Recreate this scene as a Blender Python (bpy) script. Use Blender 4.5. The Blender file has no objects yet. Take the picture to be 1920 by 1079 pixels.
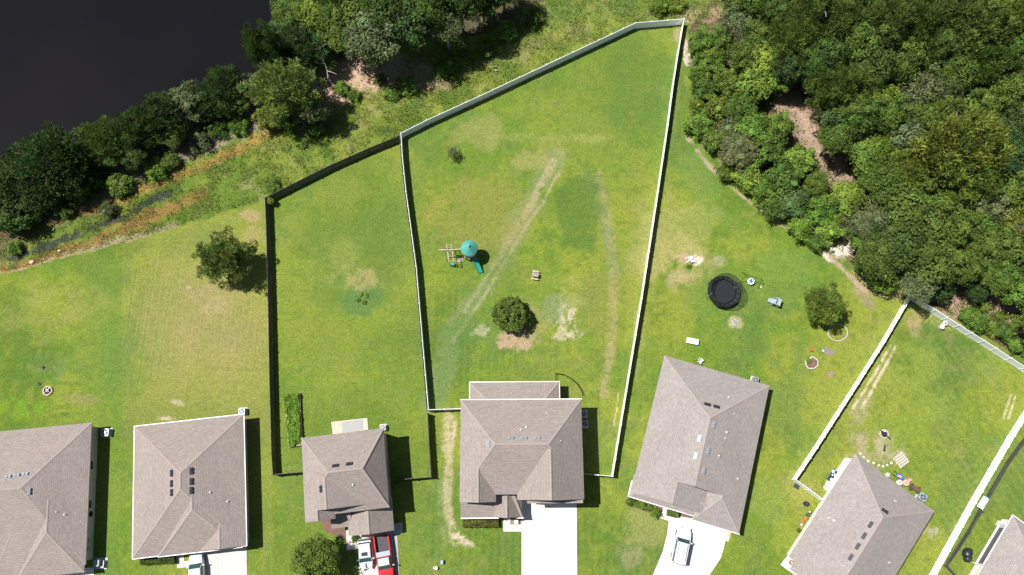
import bpy, math, random
import numpy as np
from mathutils import Vector, Matrix
from math import radians, sin, cos, pi, tan, atan2, hypot
S = bpy.context.scene
COL = S.collection
# ------------------------------------------------------------------ camera, sky, sun, exposure
CAMH, FPX, TH, ROLL = 100.0, 1360.0, 0.2463, 0.0184
cam_d = bpy.data.cameras.new('camera'); cam = bpy.data.objects.new('camera', cam_d); COL.objects.link(cam)
cam_d.lens = FPX/1920*36; cam_d.sensor_width = 36; cam_d.clip_end = 3000; cam_d.clip_start = 1
cam.matrix_world = Matrix.Translation((0, 0, CAMH)) @ Matrix.Rotation(TH, 4, 'X') @ Matrix.Rotation(ROLL, 4, 'Z')
S.camera = cam
SX, SY = 0.5407, -0.1517                       # ground shadow of a 1 m pole
SUNV = Vector((-SX, -SY, 1)).normalized()      # towards the sun
wd = bpy.data.worlds.new('World'); S.world = wd; wd.use_nodes = True
nt = wd.node_tree; sky = nt.nodes.new('ShaderNodeTexSky'); sky.sky_type = 'NISHITA'; sky.sun_disc = False
sky.sun_elevation = math.asin(SUNV.z); sky.sun_rotation = atan2(SUNV.x, SUNV.y)
nt.links.new(sky.outputs[0], nt.nodes['Background'].inputs[0]); nt.nodes['Background'].inputs[1].default_value = 0.042
sl = bpy.data.lights.new('sun', 'SUN'); so = bpy.data.objects.new('sun', sl); COL.objects.link(so)
sl.energy = 4.5; sl.angle = radians(0.53); sl.color = (1, 0.965, 0.91)
so.rotation_euler = SUNV.to_track_quat('Z', 'Y').to_euler(); so.location = SUNV*150
S.view_settings.view_transform = 'Standard'; S.view_settings.look = 'None'
S.view_settings.exposure = 0.78; S.view_settings.gamma = 1

# ------------------------------------------------------------------ picture -> place
def W(u, v, z=0.0):
    x, y = (u-960)/FPX, -(v-539.5)/FPX
    c, s = cos(ROLL), sin(ROLL); x, y = c*x-s*y, s*x+c*y
    r = (x, y*cos(TH)+sin(TH), y*sin(TH)-cos(TH)); k = (CAMH-z)/(-r[2])
    return Vector((r[0]*k, r[1]*k, z))
def PXY(X, Y, Z=0.0):                           # numpy: place -> picture pixels
    dx, dy, dz = X, Y, Z-CAMH
    yc = dy*cos(TH)+dz*sin(TH); zc = -dy*sin(TH)+dz*cos(TH)
    x, y = dx/(-zc), yc/(-zc)
    c, s = cos(ROLL), sin(ROLL); x, y = c*x+s*y, -s*x+c*y
    return 960+x*FPX, 539.5-y*FPX

# ------------------------------------------------------------------ materials
def mat(name, base, rough=0.8, metal=0.0, noise=0.0, nscale=8.0, bump=0.0, bscale=30.0, spec=0.3, alpha=1.0, coat=0.0):
    m = bpy.data.materials.new(name); m.use_nodes = True; t = m.node_tree; b = t.nodes['Principled BSDF']
    b.inputs['Base Color'].default_value = (*base, 1); b.inputs['Roughness'].default_value = rough
    b.inputs['Metallic'].default_value = metal; b.inputs['Specular IOR Level'].default_value = spec
    b.inputs['Alpha'].default_value = alpha; b.inputs['Coat Weight'].default_value = coat
    tc = t.nodes.new('ShaderNodeTexCoord')
    if noise:
        n = t.nodes.new('ShaderNodeTexNoise'); n.inputs['Scale'].default_value = nscale; n.inputs['Detail'].default_value = 5
        t.links.new(tc.outputs['Object'], n.inputs['Vector'])
        r = t.nodes.new('ShaderNodeMapRange'); r.inputs['From Min'].default_value = .3; r.inputs['From Max'].default_value = .7
        r.inputs['To Min'].default_value = 1-noise; r.inputs['To Max'].default_value = 1+noise
        t.links.new(n.outputs['Fac'], r.inputs['Value'])
        mx = t.nodes.new('ShaderNodeVectorMath'); mx.operation = 'SCALE'; mx.inputs[0].default_value = base
        t.links.new(r.outputs[0], mx.inputs['Scale']); t.links.new(mx.outputs[0], b.inputs['Base Color'])
    if bump:
        n = t.nodes.new('ShaderNodeTexNoise'); n.inputs['Scale'].default_value = bscale; n.inputs['Detail'].default_value = 4
        t.links.new(tc.outputs['Object'], n.inputs['Vector'])
        bp = t.nodes.new('ShaderNodeBump'); bp.inputs['Strength'].default_value = bump; bp.inputs['Distance'].default_value = .05
        t.links.new(n.outputs['Fac'], bp.inputs['Height']); t.links.new(bp.outputs[0], b.inputs['Normal'])
    return m
def mat_shingle(name, base):
    m = bpy.data.materials.new(name); m.use_nodes = True; t = m.node_tree; b = t.nodes['Principled BSDF']; L = t.links.new
    b.inputs['Roughness'].default_value = .95; b.inputs['Specular IOR Level'].default_value = .12
    uv = t.nodes.new('ShaderNodeUVMap'); uv.uv_map = 'UV'
    br = t.nodes.new('ShaderNodeTexBrick'); br.offset = .5; br.inputs['Scale'].default_value = 1
    br.inputs['Color1'].default_value = (.91, .91, .91, 1); br.inputs['Color2'].default_value = (1.08, 1.08, 1.08, 1)
    br.inputs['Mortar'].default_value = (.78, .78, .78, 1); br.inputs['Mortar Size'].default_value = .022
    br.inputs['Brick Width'].default_value = .42; br.inputs['Row Height'].default_value = .22; L(uv.outputs[0], br.inputs['Vector'])
    n = t.nodes.new('ShaderNodeTexNoise'); n.inputs['Scale'].default_value = 2.6; n.inputs['Detail'].default_value = 8; n.inputs['Roughness'].default_value = .75
    L(uv.outputs[0], n.inputs['Vector'])
    r = t.nodes.new('ShaderNodeMapRange'); r.inputs['From Min'].default_value = .3; r.inputs['From Max'].default_value = .7
    r.inputs['To Min'].default_value = .84; r.inputs['To Max'].default_value = 1.16; L(n.outputs['Fac'], r.inputs['Value'])
    n2 = t.nodes.new('ShaderNodeTexNoise'); n2.inputs['Scale'].default_value = .25; n2.inputs['Detail'].default_value = 4
    L(uv.outputs[0], n2.inputs['Vector'])
    r2 = t.nodes.new('ShaderNodeMapRange'); r2.inputs['From Min'].default_value = .3; r2.inputs['From Max'].default_value = .7
    r2.inputs['To Min'].default_value = .94; r2.inputs['To Max'].default_value = 1.06; L(n2.outputs['Fac'], r2.inputs['Value'])
    s1 = t.nodes.new('ShaderNodeVectorMath'); s1.operation = 'SCALE'; L(br.outputs['Color'], s1.inputs[0]); L(r.outputs[0], s1.inputs['Scale'])
    s2 = t.nodes.new('ShaderNodeVectorMath'); s2.operation = 'SCALE'; L(s1.outputs[0], s2.inputs[0]); L(r2.outputs[0], s2.inputs['Scale'])
    s3 = t.nodes.new('ShaderNodeVectorMath'); s3.operation = 'MULTIPLY'; L(s2.outputs[0], s3.inputs[0]); s3.inputs[1].default_value = base
    L(s3.outputs[0], b.inputs['Base Color'])
    bp = t.nodes.new('ShaderNodeBump'); bp.inputs['Strength'].default_value = .5; bp.inputs['Distance'].default_value = .02
    L(br.outputs['Fac'], bp.inputs['Height']); bp.invert = True; L(bp.outputs[0], b.inputs['Normal'])
    return m
def mat_leaf(name, use_attr_color=False, transl=.35, rough=.6):
    m = bpy.data.materials.new(name); m.use_nodes = True; t = m.node_tree; b = t.nodes['Principled BSDF']; L = t.links.new
    b.inputs['Roughness'].default_value = rough; b.inputs['Specular IOR Level'].default_value = .12
    at = t.nodes.new('ShaderNodeAttribute'); at.attribute_name = 'Col'
    if use_attr_color: c = at.outputs['Color']
    else:
        oi = t.nodes.new('ShaderNodeObjectInfo'); mm = t.nodes.new('ShaderNodeVectorMath'); mm.operation = 'MULTIPLY'
        L(oi.outputs['Color'], mm.inputs[0]); L(at.outputs['Color'], mm.inputs[1]); c = mm.outputs[0]
    L(c, b.inputs['Base Color'])
    tr = t.nodes.new('ShaderNodeBsdfTranslucent'); L(c, tr.inputs['Color'])
    mx = t.nodes.new('ShaderNodeMixShader'); mx.inputs[0].default_value = transl
    L(b.outputs[0], mx.inputs[1]); L(tr.outputs[0], mx.inputs[2]); L(mx.outputs[0], t.nodes['Material Output'].inputs['Surface'])
    return m
def mat_ground():
    m = bpy.data.materials.new('ground'); m.use_nodes = True; t = m.node_tree; b = t.nodes['Principled BSDF']; L = t.links.new
    b.inputs['Roughness'].default_value = 1; b.inputs['Specular IOR Level'].default_value = .05
    at = t.nodes.new('ShaderNodeAttribute'); at.attribute_name = 'Col'; tc = t.nodes.new('ShaderNodeTexCoord')
    prev = at.outputs['Color']
    for sc, am in ((22, .34), (8, .22), (3.2, .10)):
        n = t.nodes.new('ShaderNodeTexNoise'); n.inputs['Scale'].default_value = sc*.5; n.inputs['Detail'].default_value = 4; n.inputs['Roughness'].default_value = .7
        L(tc.outputs['Object'], n.inputs['Vector'])
        r = t.nodes.new('ShaderNodeMapRange'); r.inputs['From Min'].default_value = .36; r.inputs['From Max'].default_value = .64
        r.inputs['To Min'].default_value = 1-am; r.inputs['To Max'].default_value = 1+am; L(n.outputs['Fac'], r.inputs['Value'])
        s = t.nodes.new('ShaderNodeVectorMath'); s.operation = 'SCALE'; L(prev, s.inputs[0]); L(r.outputs[0], s.inputs['Scale']); prev = s.outputs[0]
        if sc == 22: n0 = n
    L(prev, b.inputs['Base Color'])
    bp = t.nodes.new('ShaderNodeBump'); bp.inputs['Strength'].default_value = .35; bp.inputs['Distance'].default_value = .06
    L(n0.outputs['Fac'], bp.inputs['Height']); L(bp.outputs[0], b.inputs['Normal'])
    return m
M = dict(
 ground=mat_ground(), leaf=mat_leaf('leaf'), weed=mat_leaf('weed', True), needle=mat_leaf('needle', False, .32, .5),
 shingle=mat_shingle('shingle', (.264, .229, .209)), shingle2=mat_shingle('shingle_grey', (.275, .248, .235)), ridge=mat('ridge_cap', (.282, .246, .226), .95, noise=.12, nscale=5),
 white=mat('white_vinyl', (.78, .79, .8), .45, noise=.03, nscale=2), gutter=mat('white_gutter', (.75, .75, .74), .5, noise=.05, nscale=3),
 fascia=mat('fascia', (.42, .39, .36), .7, noise=.05, nscale=2),
 siding=mat('beige_siding', (.46, .42, .37), .8, noise=.05, nscale=3), siding_g=mat('sage_siding', (.36, .38, .35), .8, noise=.05, nscale=3),
 siding_w=mat('white_siding', (.74, .73, .70), .8, noise=.04, nscale=3), siding_t=mat('tan_siding', (.40, .37, .34), .8, noise=.05, nscale=3),
 glass=mat('dark_glass', (.03, .05, .055), .08, spec=.6, coat=.3), frame=mat('window_frame', (.6, .6, .58), .5),
 vent=mat('vent_dark', (.035, .038, .045), .45, noise=.1, nscale=9), vent_l=mat('vent_galvanised', (.26, .29, .32), .45, metal=.1, noise=.1, nscale=6),
 pvc=mat('white_pipe', (.7, .7, .7), .5), concrete=mat('concrete', (.52, .48, .44), .9, noise=.1, nscale=1.3, bump=.2, bscale=20),
 concrete_w=mat('white_concrete', (.60, .575, .54), .9, noise=.08, nscale=1.1, bump=.15, bscale=20), joint=mat('joint', (.30, .28, .25), .95, noise=.1, nscale=4),
 wood_d=mat('dark_fence_wood', (.115, .10, .088), .85, noise=.35, nscale=4, bump=.3), wood_g=mat('grey_wood', (.30, .26, .22), .85, noise=.25, nscale=5, bump=.3),
 wood_t=mat('tan_wood', (.45, .37, .28), .85, noise=.2, nscale=5), wood_b=mat('brown_wood', (.13, .085, .065), .85, noise=.25, nscale=5),
 bark=mat('bark', (.14, .105, .08), .95, noise=.35, nscale=5, bump=.5), bark_p=mat('pine_bark', (.20, .14, .11), .95, noise=.35, nscale=4, bump=.5),
 bark_w=mat('pale_bark', (.42, .37, .33), .9, noise=.25, nscale=4),
 soil=mat('brown_mulch', (.16, .095, .07), .98, noise=.35, nscale=9, bump=.7, bscale=14), sand=mat('sandy_bed', (.5, .42, .33), .95, noise=.2, nscale=4),
 stone=mat('pale_stone', (.5, .45, .4), .9, noise=.2, nscale=6, bump=.3), stone_w=mat('white_stone', (.5, .46, .41), .85, noise=.12, nscale=6), rock=mat('tan_rock', (.58, .42, .3), .9, noise=.2, nscale=4),
 gravel=mat('grey_gravel', (.33, .33, .33), .95, noise=.45, nscale=22, bump=.8, bscale=25), char=mat('char', (.03, .026, .024), .95, noise=.4, nscale=12),
 black=mat('black_plastic', (.02, .021, .024), .5, noise=.2, nscale=5), mesh_b=mat('black_mat', (.009, .0105, .015), .6, noise=.15, nscale=4), blackm=mat('black_metal', (.025, .025, .028), .5, metal=.3),
 net=mat('net', (.03, .035, .03), .8, alpha=.5), ac=mat('ac_grey', (.30, .33, .35), .5, metal=.3, noise=.08, nscale=6), ac_d=mat('ac_fan', (.03, .04, .055), .5),
 ac_l=mat('ac_light', (.5, .5, .48), .5, noise=.06, nscale=6), teal=mat('teal_plastic', (.03, .27, .22), .4), teal_r=mat('green_canvas', (.07, .30, .25), .6, noise=.12, nscale=3), grey_p=mat('grey_plastic', (.27, .33, .36), .45, noise=.06, nscale=4),
 navy=mat('navy', (.02, .035, .09), .6), blue=mat('blue_plastic', (.03, .17, .42), .45), lblue=mat('pale_blue', (.25, .45, .58), .5), orange=mat('terracotta', (.55, .17, .07), .8, noise=.12, nscale=9),
 rust=mat('rust', (.3, .12, .05), .85, noise=.3, nscale=9), pink=mat('salmon_cushion', (.52, .33, .26), .85, noise=.1, nscale=7), green_m=mat('green_metal', (.16, .24, .18), .5), yellow=mat('yellow', (.7, .42, .05), .5),
 paint_w=mat('white_paint', (.56, .58, .61), .3, coat=.8), paint_r=mat('red_paint', (.5, .018, .022), .3, coat=.8, noise=.05, nscale=2), silver=mat('diamond_plate', (.24, .27, .31), .4, metal=.6, noise=.15, nscale=12),
 tyre=mat('tyre', (.02, .02, .02), .9), rim=mat('alloy_rim', (.45, .46, .48), .3, metal=.8), liner=mat('bed_liner', (.075, .07, .078), .8, noise=.2, nscale=7), wglass=mat('windscreen', (.03, .07, .07), .12, spec=.4, coat=.2), lamp_r=mat('tail_lamp', (.35, .01, .01), .3), lamp_c=mat('head_lamp', (.6, .62, .65), .2),
 asphalt=mat('bare_dirt', (.2, .17, .14), .95, noise=.2, nscale=6), screen=mat('lanai_screen', (.10, .10, .115), .7), red_m=mat('red_paint_wood', (.4, .06, .04), .7), cloth_g=mat('black_cover', (.022, .026, .032), .33, noise=.3, nscale=4, bump=.6, bscale=5),
)
M['slab_b'] = mat('brown_slab', (.25, .18, .14), .9, noise=.15, nscale=5); M['iron'] = mat('weathered_iron', (.10, .097, .092), .6)
# ------------------------------------------------------------------ mesh helpers
class MB:
    def __init__(s): s.v = []; s.f = []; s.uv = []; s.mi = []; s.cur = 0; s.smooth = False
    def face(s, pts, uv=None):
        n = len(s.v); s.v += [tuple(p) for p in pts]; s.f.append(tuple(range(n, n+len(pts)))); s.uv.append(uv or [(p[0], p[1]) for p in pts]); s.mi.append(s.cur)
    def box(s, cx, cy, z0, z1, sx, sy, rot=0.0, tx=0.0, ty=0.0, top=1.0, bottom=True):
        c, q = cos(rot), sin(rot); P = []
        for z, k, ox, oy in ((z0, 1, 0, 0), (z1, top, tx, ty)):
            for a, b in ((-1, -1), (1, -1), (1, 1), (-1, 1)):
                x, y = a*sx/2*k+ox, b*sy/2*k+oy; P.append((cx+c*x-q*y, cy+q*x+c*y, z))
        for f in ((4, 5, 6, 7), (0, 1, 5, 4), (1, 2, 6, 5), (2, 3, 7, 6), (3, 0, 4, 7)) + (((3, 2, 1, 0),) if bottom else ()):
            s.face([P[i] for i in f])
    def prism(s, poly, z0, z1):
        n = len(poly); A = sum(poly[i][0]*poly[(i+1) % n][1]-poly[(i+1) % n][0]*poly[i][1] for i in range(n))
        if A < 0: poly = poly[::-1]
        s.face([(p[0], p[1], z1) for p in poly]); s.face([(p[0], p[1], z0) for p in poly[::-1]])
        for i in range(n):
            a, b = poly[i], poly[(i+1) % n]; s.face([(a[0], a[1], z0), (b[0], b[1], z0), (b[0], b[1], z1), (a[0], a[1], z1)])
    def lathe(s, cx, cy, prof, n=20):
        for (r0, z0), (r1, z1) in zip(prof, prof[1:]):
            for k in range(n):
                a, b = 2*pi*k/n, 2*pi*(k+1)/n
                p = [(cx+r0*cos(a), cy+r0*sin(a), z0), (cx+r0*cos(b), cy+r0*sin(b), z0), (cx+r1*cos(b), cy+r1*sin(b), z1), (cx+r1*cos(a), cy+r1*sin(a), z1)]
                if r1 < 1e-5: p = p[:3]
                elif r0 < 1e-5: p = [p[0], p[2], p[3]]
                s.face(p)
    def tube(s, pts, r, n=6, r1=None):
        pts = [Vector(p) for p in pts]; r1 = r if r1 is None else r1; rings = []
        for i, p in enumerate(pts):
            d = (pts[min(i+1, len(pts)-1)]-pts[max(i-1, 0)]).normalized()
            a = d.cross(Vector((0, 0, 1)) if abs(d.z) < .9 else Vector((1, 0, 0))).normalized(); b = d.cross(a)
            rr = r+(r1-r)*i/max(1, len(pts)-1); rings.append([p+a*rr*cos(2*pi*k/n)+b*rr*sin(2*pi*k/n) for k in range(n)])
        for A, B in zip(rings, rings[1:]):
            for k in range(n): s.face([A[k], A[(k+1) % n], B[(k+1) % n], B[k]])
        s.face(rings[0]); s.face(rings[-1][::-1])
    def blob(s, c, r, seed=0, n=10, m=6, amp=.15):
        R = random.Random(seed); P = []
        for j in range(m+1):
            th = pi*j/m
            row = [(c[0]+r[0]*sin(th)*cos(2*pi*k/n)*(1+R.uniform(-amp, amp)), c[1]+r[1]*sin(th)*sin(2*pi*k/n)*(1+R.uniform(-amp, amp)), c[2]+r[2]*cos(th)*(1+R.uniform(-amp, amp)*.5)) for k in range(n)]
            if j in (0, m): row = [(c[0], c[1], c[2]+r[2]*cos(th))]*n
            P.append(row)
        for j in range(m):
            for k in range(n):
                q = [P[j][k], P[j+1][k], P[j+1][(k+1) % n], P[j][(k+1) % n]]
                if j == 0: q = q[:3]
                if j == m-1: q = [q[0], q[1], q[3]]
                s.face(q)
    def build(s, name, m, parent=None, smooth=False):
        me = bpy.data.meshes.new(name); me.from_pydata(s.v, [], s.f)
        uvl = me.uv_layers.new(name='UV'); i = 0
        flat = [c for u in s.uv for p in u for c in p]; uvl.data.foreach_set('uv', flat)
        if smooth or max(s.mi or [0]) > 0:
            pass
        for mm in (m if isinstance(m, (list, tuple)) else [m]): me.materials.append(mm)
        me.polygons.foreach_set('material_index', s.mi)
        if smooth:
            import bmesh
            bm = bmesh.new(); bm.from_mesh(me); bmesh.ops.remove_doubles(bm, verts=bm.verts, dist=1e-4); bm.to_mesh(me); bm.free()
            me.polygons.foreach_set('use_smooth', [True]*len(me.polygons))
            try: me.set_sharp_from_angle(angle=radians(38))
            except Exception: pass
        me.update(); o = bpy.data.objects.new(name, me); COL.objects.link(o)
        if parent: o.parent = parent
        return o
def thing(name, label, cat, loc=(0, 0, 0), rz=0.0, group=None):
    o = bpy.data.objects.new(name, None); COL.objects.link(o); o.location = loc; o.rotation_euler = (0, 0, rz); o.empty_display_size = .3
    o['label'] = label; o['category'] = cat
    if group: o['group'] = group
    return o
def tag(o, label=None, cat=None, group=None, kind=None):
    if label: o['label'] = label
    if cat: o['category'] = cat
    if group: o['group'] = group
    if kind: o['kind'] = kind
    return o
def place(o, p, rz=0.0): o.location = (p[0], p[1], p[2] if len(p) > 2 else 0); o.rotation_euler = (0, 0, rz); return o
def copy_tree(o, parent=None):
    c = o.copy(); COL.objects.link(c)
    if parent: c.parent = parent
    for ch in list(o.children): copy_tree(ch, c)
    return c
def ang(u0, v0, u1, v1): a, b = W(u0, v0), W(u1, v1); return atan2(b.y-a.y, b.x-a.x)

# ------------------------------------------------------------------ noise in numpy
def vnoise(X, Y, scale, seed, octv=4, gain=.5, aniso=1.0, rot=0.0):
    R = np.random.default_rng(seed); T = R.random((256, 256)); out = np.zeros_like(X); amp = 1; tot = 0
    c, s = cos(rot), sin(rot); x = (c*X+s*Y)/scale; y = (-s*X+c*Y)/scale/aniso
    for o in range(octv):
        xi = np.floor(x).astype(int); yi = np.floor(y).astype(int); fx = x-xi; fy = y-yi
        fx = fx*fx*(3-2*fx); fy = fy*fy*(3-2*fy); g = lambda a, b: T[(a+37*o) % 256, (b+91*o) % 256]
        v = (g(xi, yi)*(1-fx)+g(xi+1, yi)*fx)*(1-fy)+(g(xi, yi+1)*(1-fx)+g(xi+1, yi+1)*fx)*fy
        out += amp*v; tot += amp; amp *= gain; x = x*2.03; y = y*2.03
    return out/tot
def sstep(a, b, x): t = np.clip((x-a)/(b-a), 0, 1); return t*t*(3-2*t)
def inpoly(U, V, poly):
    ins = np.zeros(U.shape, bool); n = len(poly)
    for i in range(n):
        (x0, y0), (x1, y1) = poly[i], poly[(i+1) % n]
        if y0 == y1: continue
        c = ((y0 > V) != (y1 > V)) & (U < (x1-x0)*(V-y0)/(y1-y0)+x0); ins ^= c
    return ins
def dline(U, V, pts):
    d = np.full(U.shape, 1e9)
    for (x0, y0), (x1, y1) in zip(pts, pts[1:]):
        L2 = (x1-x0)**2+(y1-y0)**2; t = np.clip(((U-x0)*(x1-x0)+(V-y0)*(y1-y0))/L2, 0, 1)
        d = np.minimum(d, np.hypot(U-x0-t*(x1-x0), V-y0-t*(y1-y0)))
    return d
# ------------------------------------------------------------------ ground: one sheet, its bare and weedy patches as colour of the ground itself
SHORE = [(-400, 480), (-60, 372), (60, 335), (150, 300), (240, 262), (330, 215), (400, 175), (470, 160), (520, 120), (560, 60), (575, -60), (580, -400), (-400, -400)]
ROUGH = [(-300, 600), (-20, 520), (60, 500), (130, 480), (230, 458), (330, 427), (420, 399), (497, 378), (620, 316), (752, 262), (860, 215), (1000, 150), (1192, 56), (1275, 52), (1284, 120), (1287, 240), (1330, 302), (1360, 340), (1400, 372), (1450, 408), (1500, 440), (1560, 480), (1600, 515), (1640, 555), (1710, 570), (1920, 700), (2300, 920), (2300, -400), (-300, -400)]
WOODS = [(1290, 60), (1300, 150), (1296, 250), (1340, 290), (1400, 350), (1480, 410), (1570, 470), (1620, 520), (1700, 545), (1930, 680), (2300, 900), (2300, -400), (1380, -400), (1330, 0)]
def axis(lo, hi, a, b, st):
    mid = np.arange(a, b+st/2, st); l = a-np.cumsum(st*1.22**np.arange(1, 40)); l = l[l > lo][::-1]; r = b+np.cumsum(st*1.22**np.arange(1, 40)); r = r[r < hi]
    return np.concatenate([[lo], l, mid, r, [hi]])
def ground_shape(X, Y):
    U, V = PXY(X, Y); U = np.where(np.abs(X)+np.abs(Y) > 300, 1e5, U)
    d = dline(U, V, SHORE[:-1]); ins = inpoly(U, V, SHORE); sd = np.where(ins, -d, d)
    z = -2.2*(1-sstep(-45, 35, sd)); z = z+np.where(sd > 0, (vnoise(X, Y, 6, 5, 3)-.5)*.25*inpoly(U, V, ROUGH), 0)
    return z
def build_ground():
    xs = axis(-600, 600, -79, 79, .2); ys = axis(-400, 900, -17, 70, .2)
    X, Y = np.meshgrid(xs, ys); nx, ny = len(xs), len(ys)
    U, V = PXY(X, Y); far = (np.abs(X) > 95) | (Y > 85) | (Y < -30); Z = np.where(far & (Y < 60), 0, ground_shape(X, Y))
    N = lambda sc, sd, o=4, g=.5, an=1., ro=0.: vnoise(X+500, Y+500, sc, sd, o, g, an, ro)
    cache = {}
    def NC(sc, sd):
        k = (.4 if sc < .7 else (1. if sc < 1.6 else 2.4), sd % 2)
        if k not in cache: cache[k] = np.clip((vnoise(X+500, Y+500, k[0]*1.5, 20+sd % 2, 5, .68)-.5)*2.6+.5, -.3, 1.3)
        return cache[k]
    C = np.zeros(X.shape+(3,))
    def mix(col, a): a = np.clip(a, 0, 1)[..., None]; C[...] = C*(1-a)+np.array(col)*a
    G = (.105, .166, .023); YG = (.186, .212, .033); DG = (.064, .114, .020); BG = (.080, .136, .036); TAN = (.30, .25, .14); DRY = (.235, .205, .075)
    C[...] = G
    n1 = N(9, 1, 4); n2 = N(3.2, 2, 5, .6); n3 = N(14, 3, 4); n4 = N(1.1, 4, 4, .6)
    mix(YG, sstep(.42, .62, n1*.8+n2*.2)*.8); mix(DG, sstep(.5, .66, n3*.8+n2*.2)*.65); mix(BG, sstep(.55, .7, N(7, 6, 4))*.55)
    mix(YG, sstep(.5, .75, n4)*.38); mix(DG, sstep(.5, .75, N(.8, 7, 3))*.4); mix((.20, .165, .075), sstep(.6, .78, N(2.2, 9, 5, .65))*.3)
    mix((.088, .142, .026), ((V < 420) & (U > 760) & (U < 1290))*np.exp(-((U-1150)/110)**2-((V-190)/130)**2)*.55); mix((.10, .155, .03), ((V < 420) & (U > 500))*.25*np.clip((420-V)/200, 0, 1))
    wob = (N(1.6, 8, 4, .6)-.5)
    # left lots: greener west of the mowing line, worn yellow-tan east of it
    lot2 = (U > 229+wob*3) & (U < 512); lot2 = lot2 & (V > 380)
    mix((.185, .205, .045), lot2*(.15+.4*n2)*sstep(225, 300, U)); mix((.25, .20, .09), lot2*np.exp(-((U-390)/110)**2-((V-610)/120)**2)*(.5+.6*(n2-.3)))
    str1 = .5+.5*np.sin(X*2*pi/.52+wob*1.5); mix((.30, .255, .12), lot2*np.clip(str1*1.6-.8, 0, 1)*np.exp(-((V-600)/130)**2)*.35)
    mix((.10, .165, .03), ((U <= 229+wob*3) & (V > 480))*np.exp(-((U-205)/60)**2)*.5)
    mix((.17, .18, .05), lot2*np.exp(-((V-780)/60)**2)*.5)
    lotf = (U > 512) & (U < 800) & (V > 300); mix((.125, .172, .030), lotf*.4)
    fine = .5+.5*np.sin(X*2*pi/.95+wob*2); mix((.19, .215, .05), ((U > 800) & (U < 1230) & (V > 520))*fine*.16)
    st2 = .5+.5*np.sin((X*.87+Y*.5)*2*pi/1.1+wob*2); mix((.21, .225, .055), ((U > 1500) & (V > 650))*st2*.22)
    def spot(u, v, ru, rv, col, a=.8, rot=0, thr=.35, sc=1.3, seed=0):
        m = (np.abs(U-u) < 2.6*(ru+rv)) & (np.abs(V-v) < 2.6*(ru+rv))
        if not m.any(): return
        c, s = cos(rot), sin(rot); du, dv = U-u, V-v; a1 = (c*du+s*dv)/ru; b1 = (-s*du+c*dv)/rv
        g = np.exp(-(a1**2+b1**2)*.9); nn = NC(sc, seed); mix(col, m*sstep(thr-.12, thr+.33, g*(.35+.95*nn))*a)
    def streak(pts, w, col, a=.7, thr=.5, sc=1.2, seed=0):
        g = np.exp(-(dline(U, V, pts)/w)**2); nn = NC(sc, seed); mix(col, sstep(thr-.25, thr+.3, g*(.35+.9*nn))*a)
    LB = (.44, .37, .27)
    # main yard: two old wheel runs, worn spots
    streak([(1040, 300), (1003, 372), (960, 440), (915, 530), (880, 580), (840, 640), (812, 760)], 24, (.16, .19, .075), .8, .4, 2, 1)
    streak([(1040, 300), (1003, 372), (960, 440), (925, 500)], 9, (.30, .255, .15), .6, .5, .6, 2)
    streak([(1052, 318), (1015, 385), (985, 425), (935, 510), (905, 560), (850, 640)], 4, (.30, .26, .15), .6, .45, .5, 3); streak([(1036, 300), (1000, 365), (960, 440), (905, 530), (860, 600)], 4, (.27, .245, .13), .55, .45, .5, 4)
    streak([(880, 590), (850, 640), (815, 740)], 26, (.075, .14, .03), .5, .4, 2, 4)
    streak([(1120, 330), (1135, 400), (1150, 500), (1148, 620), (1132, 740)], 11, (.28, .235, .12), .6, .45, .6, 5)
    streak([(1105, 330), (1140, 440), (1152, 520)], 18, (.13, .17, .065), .55, .5, 1, 6)
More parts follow.
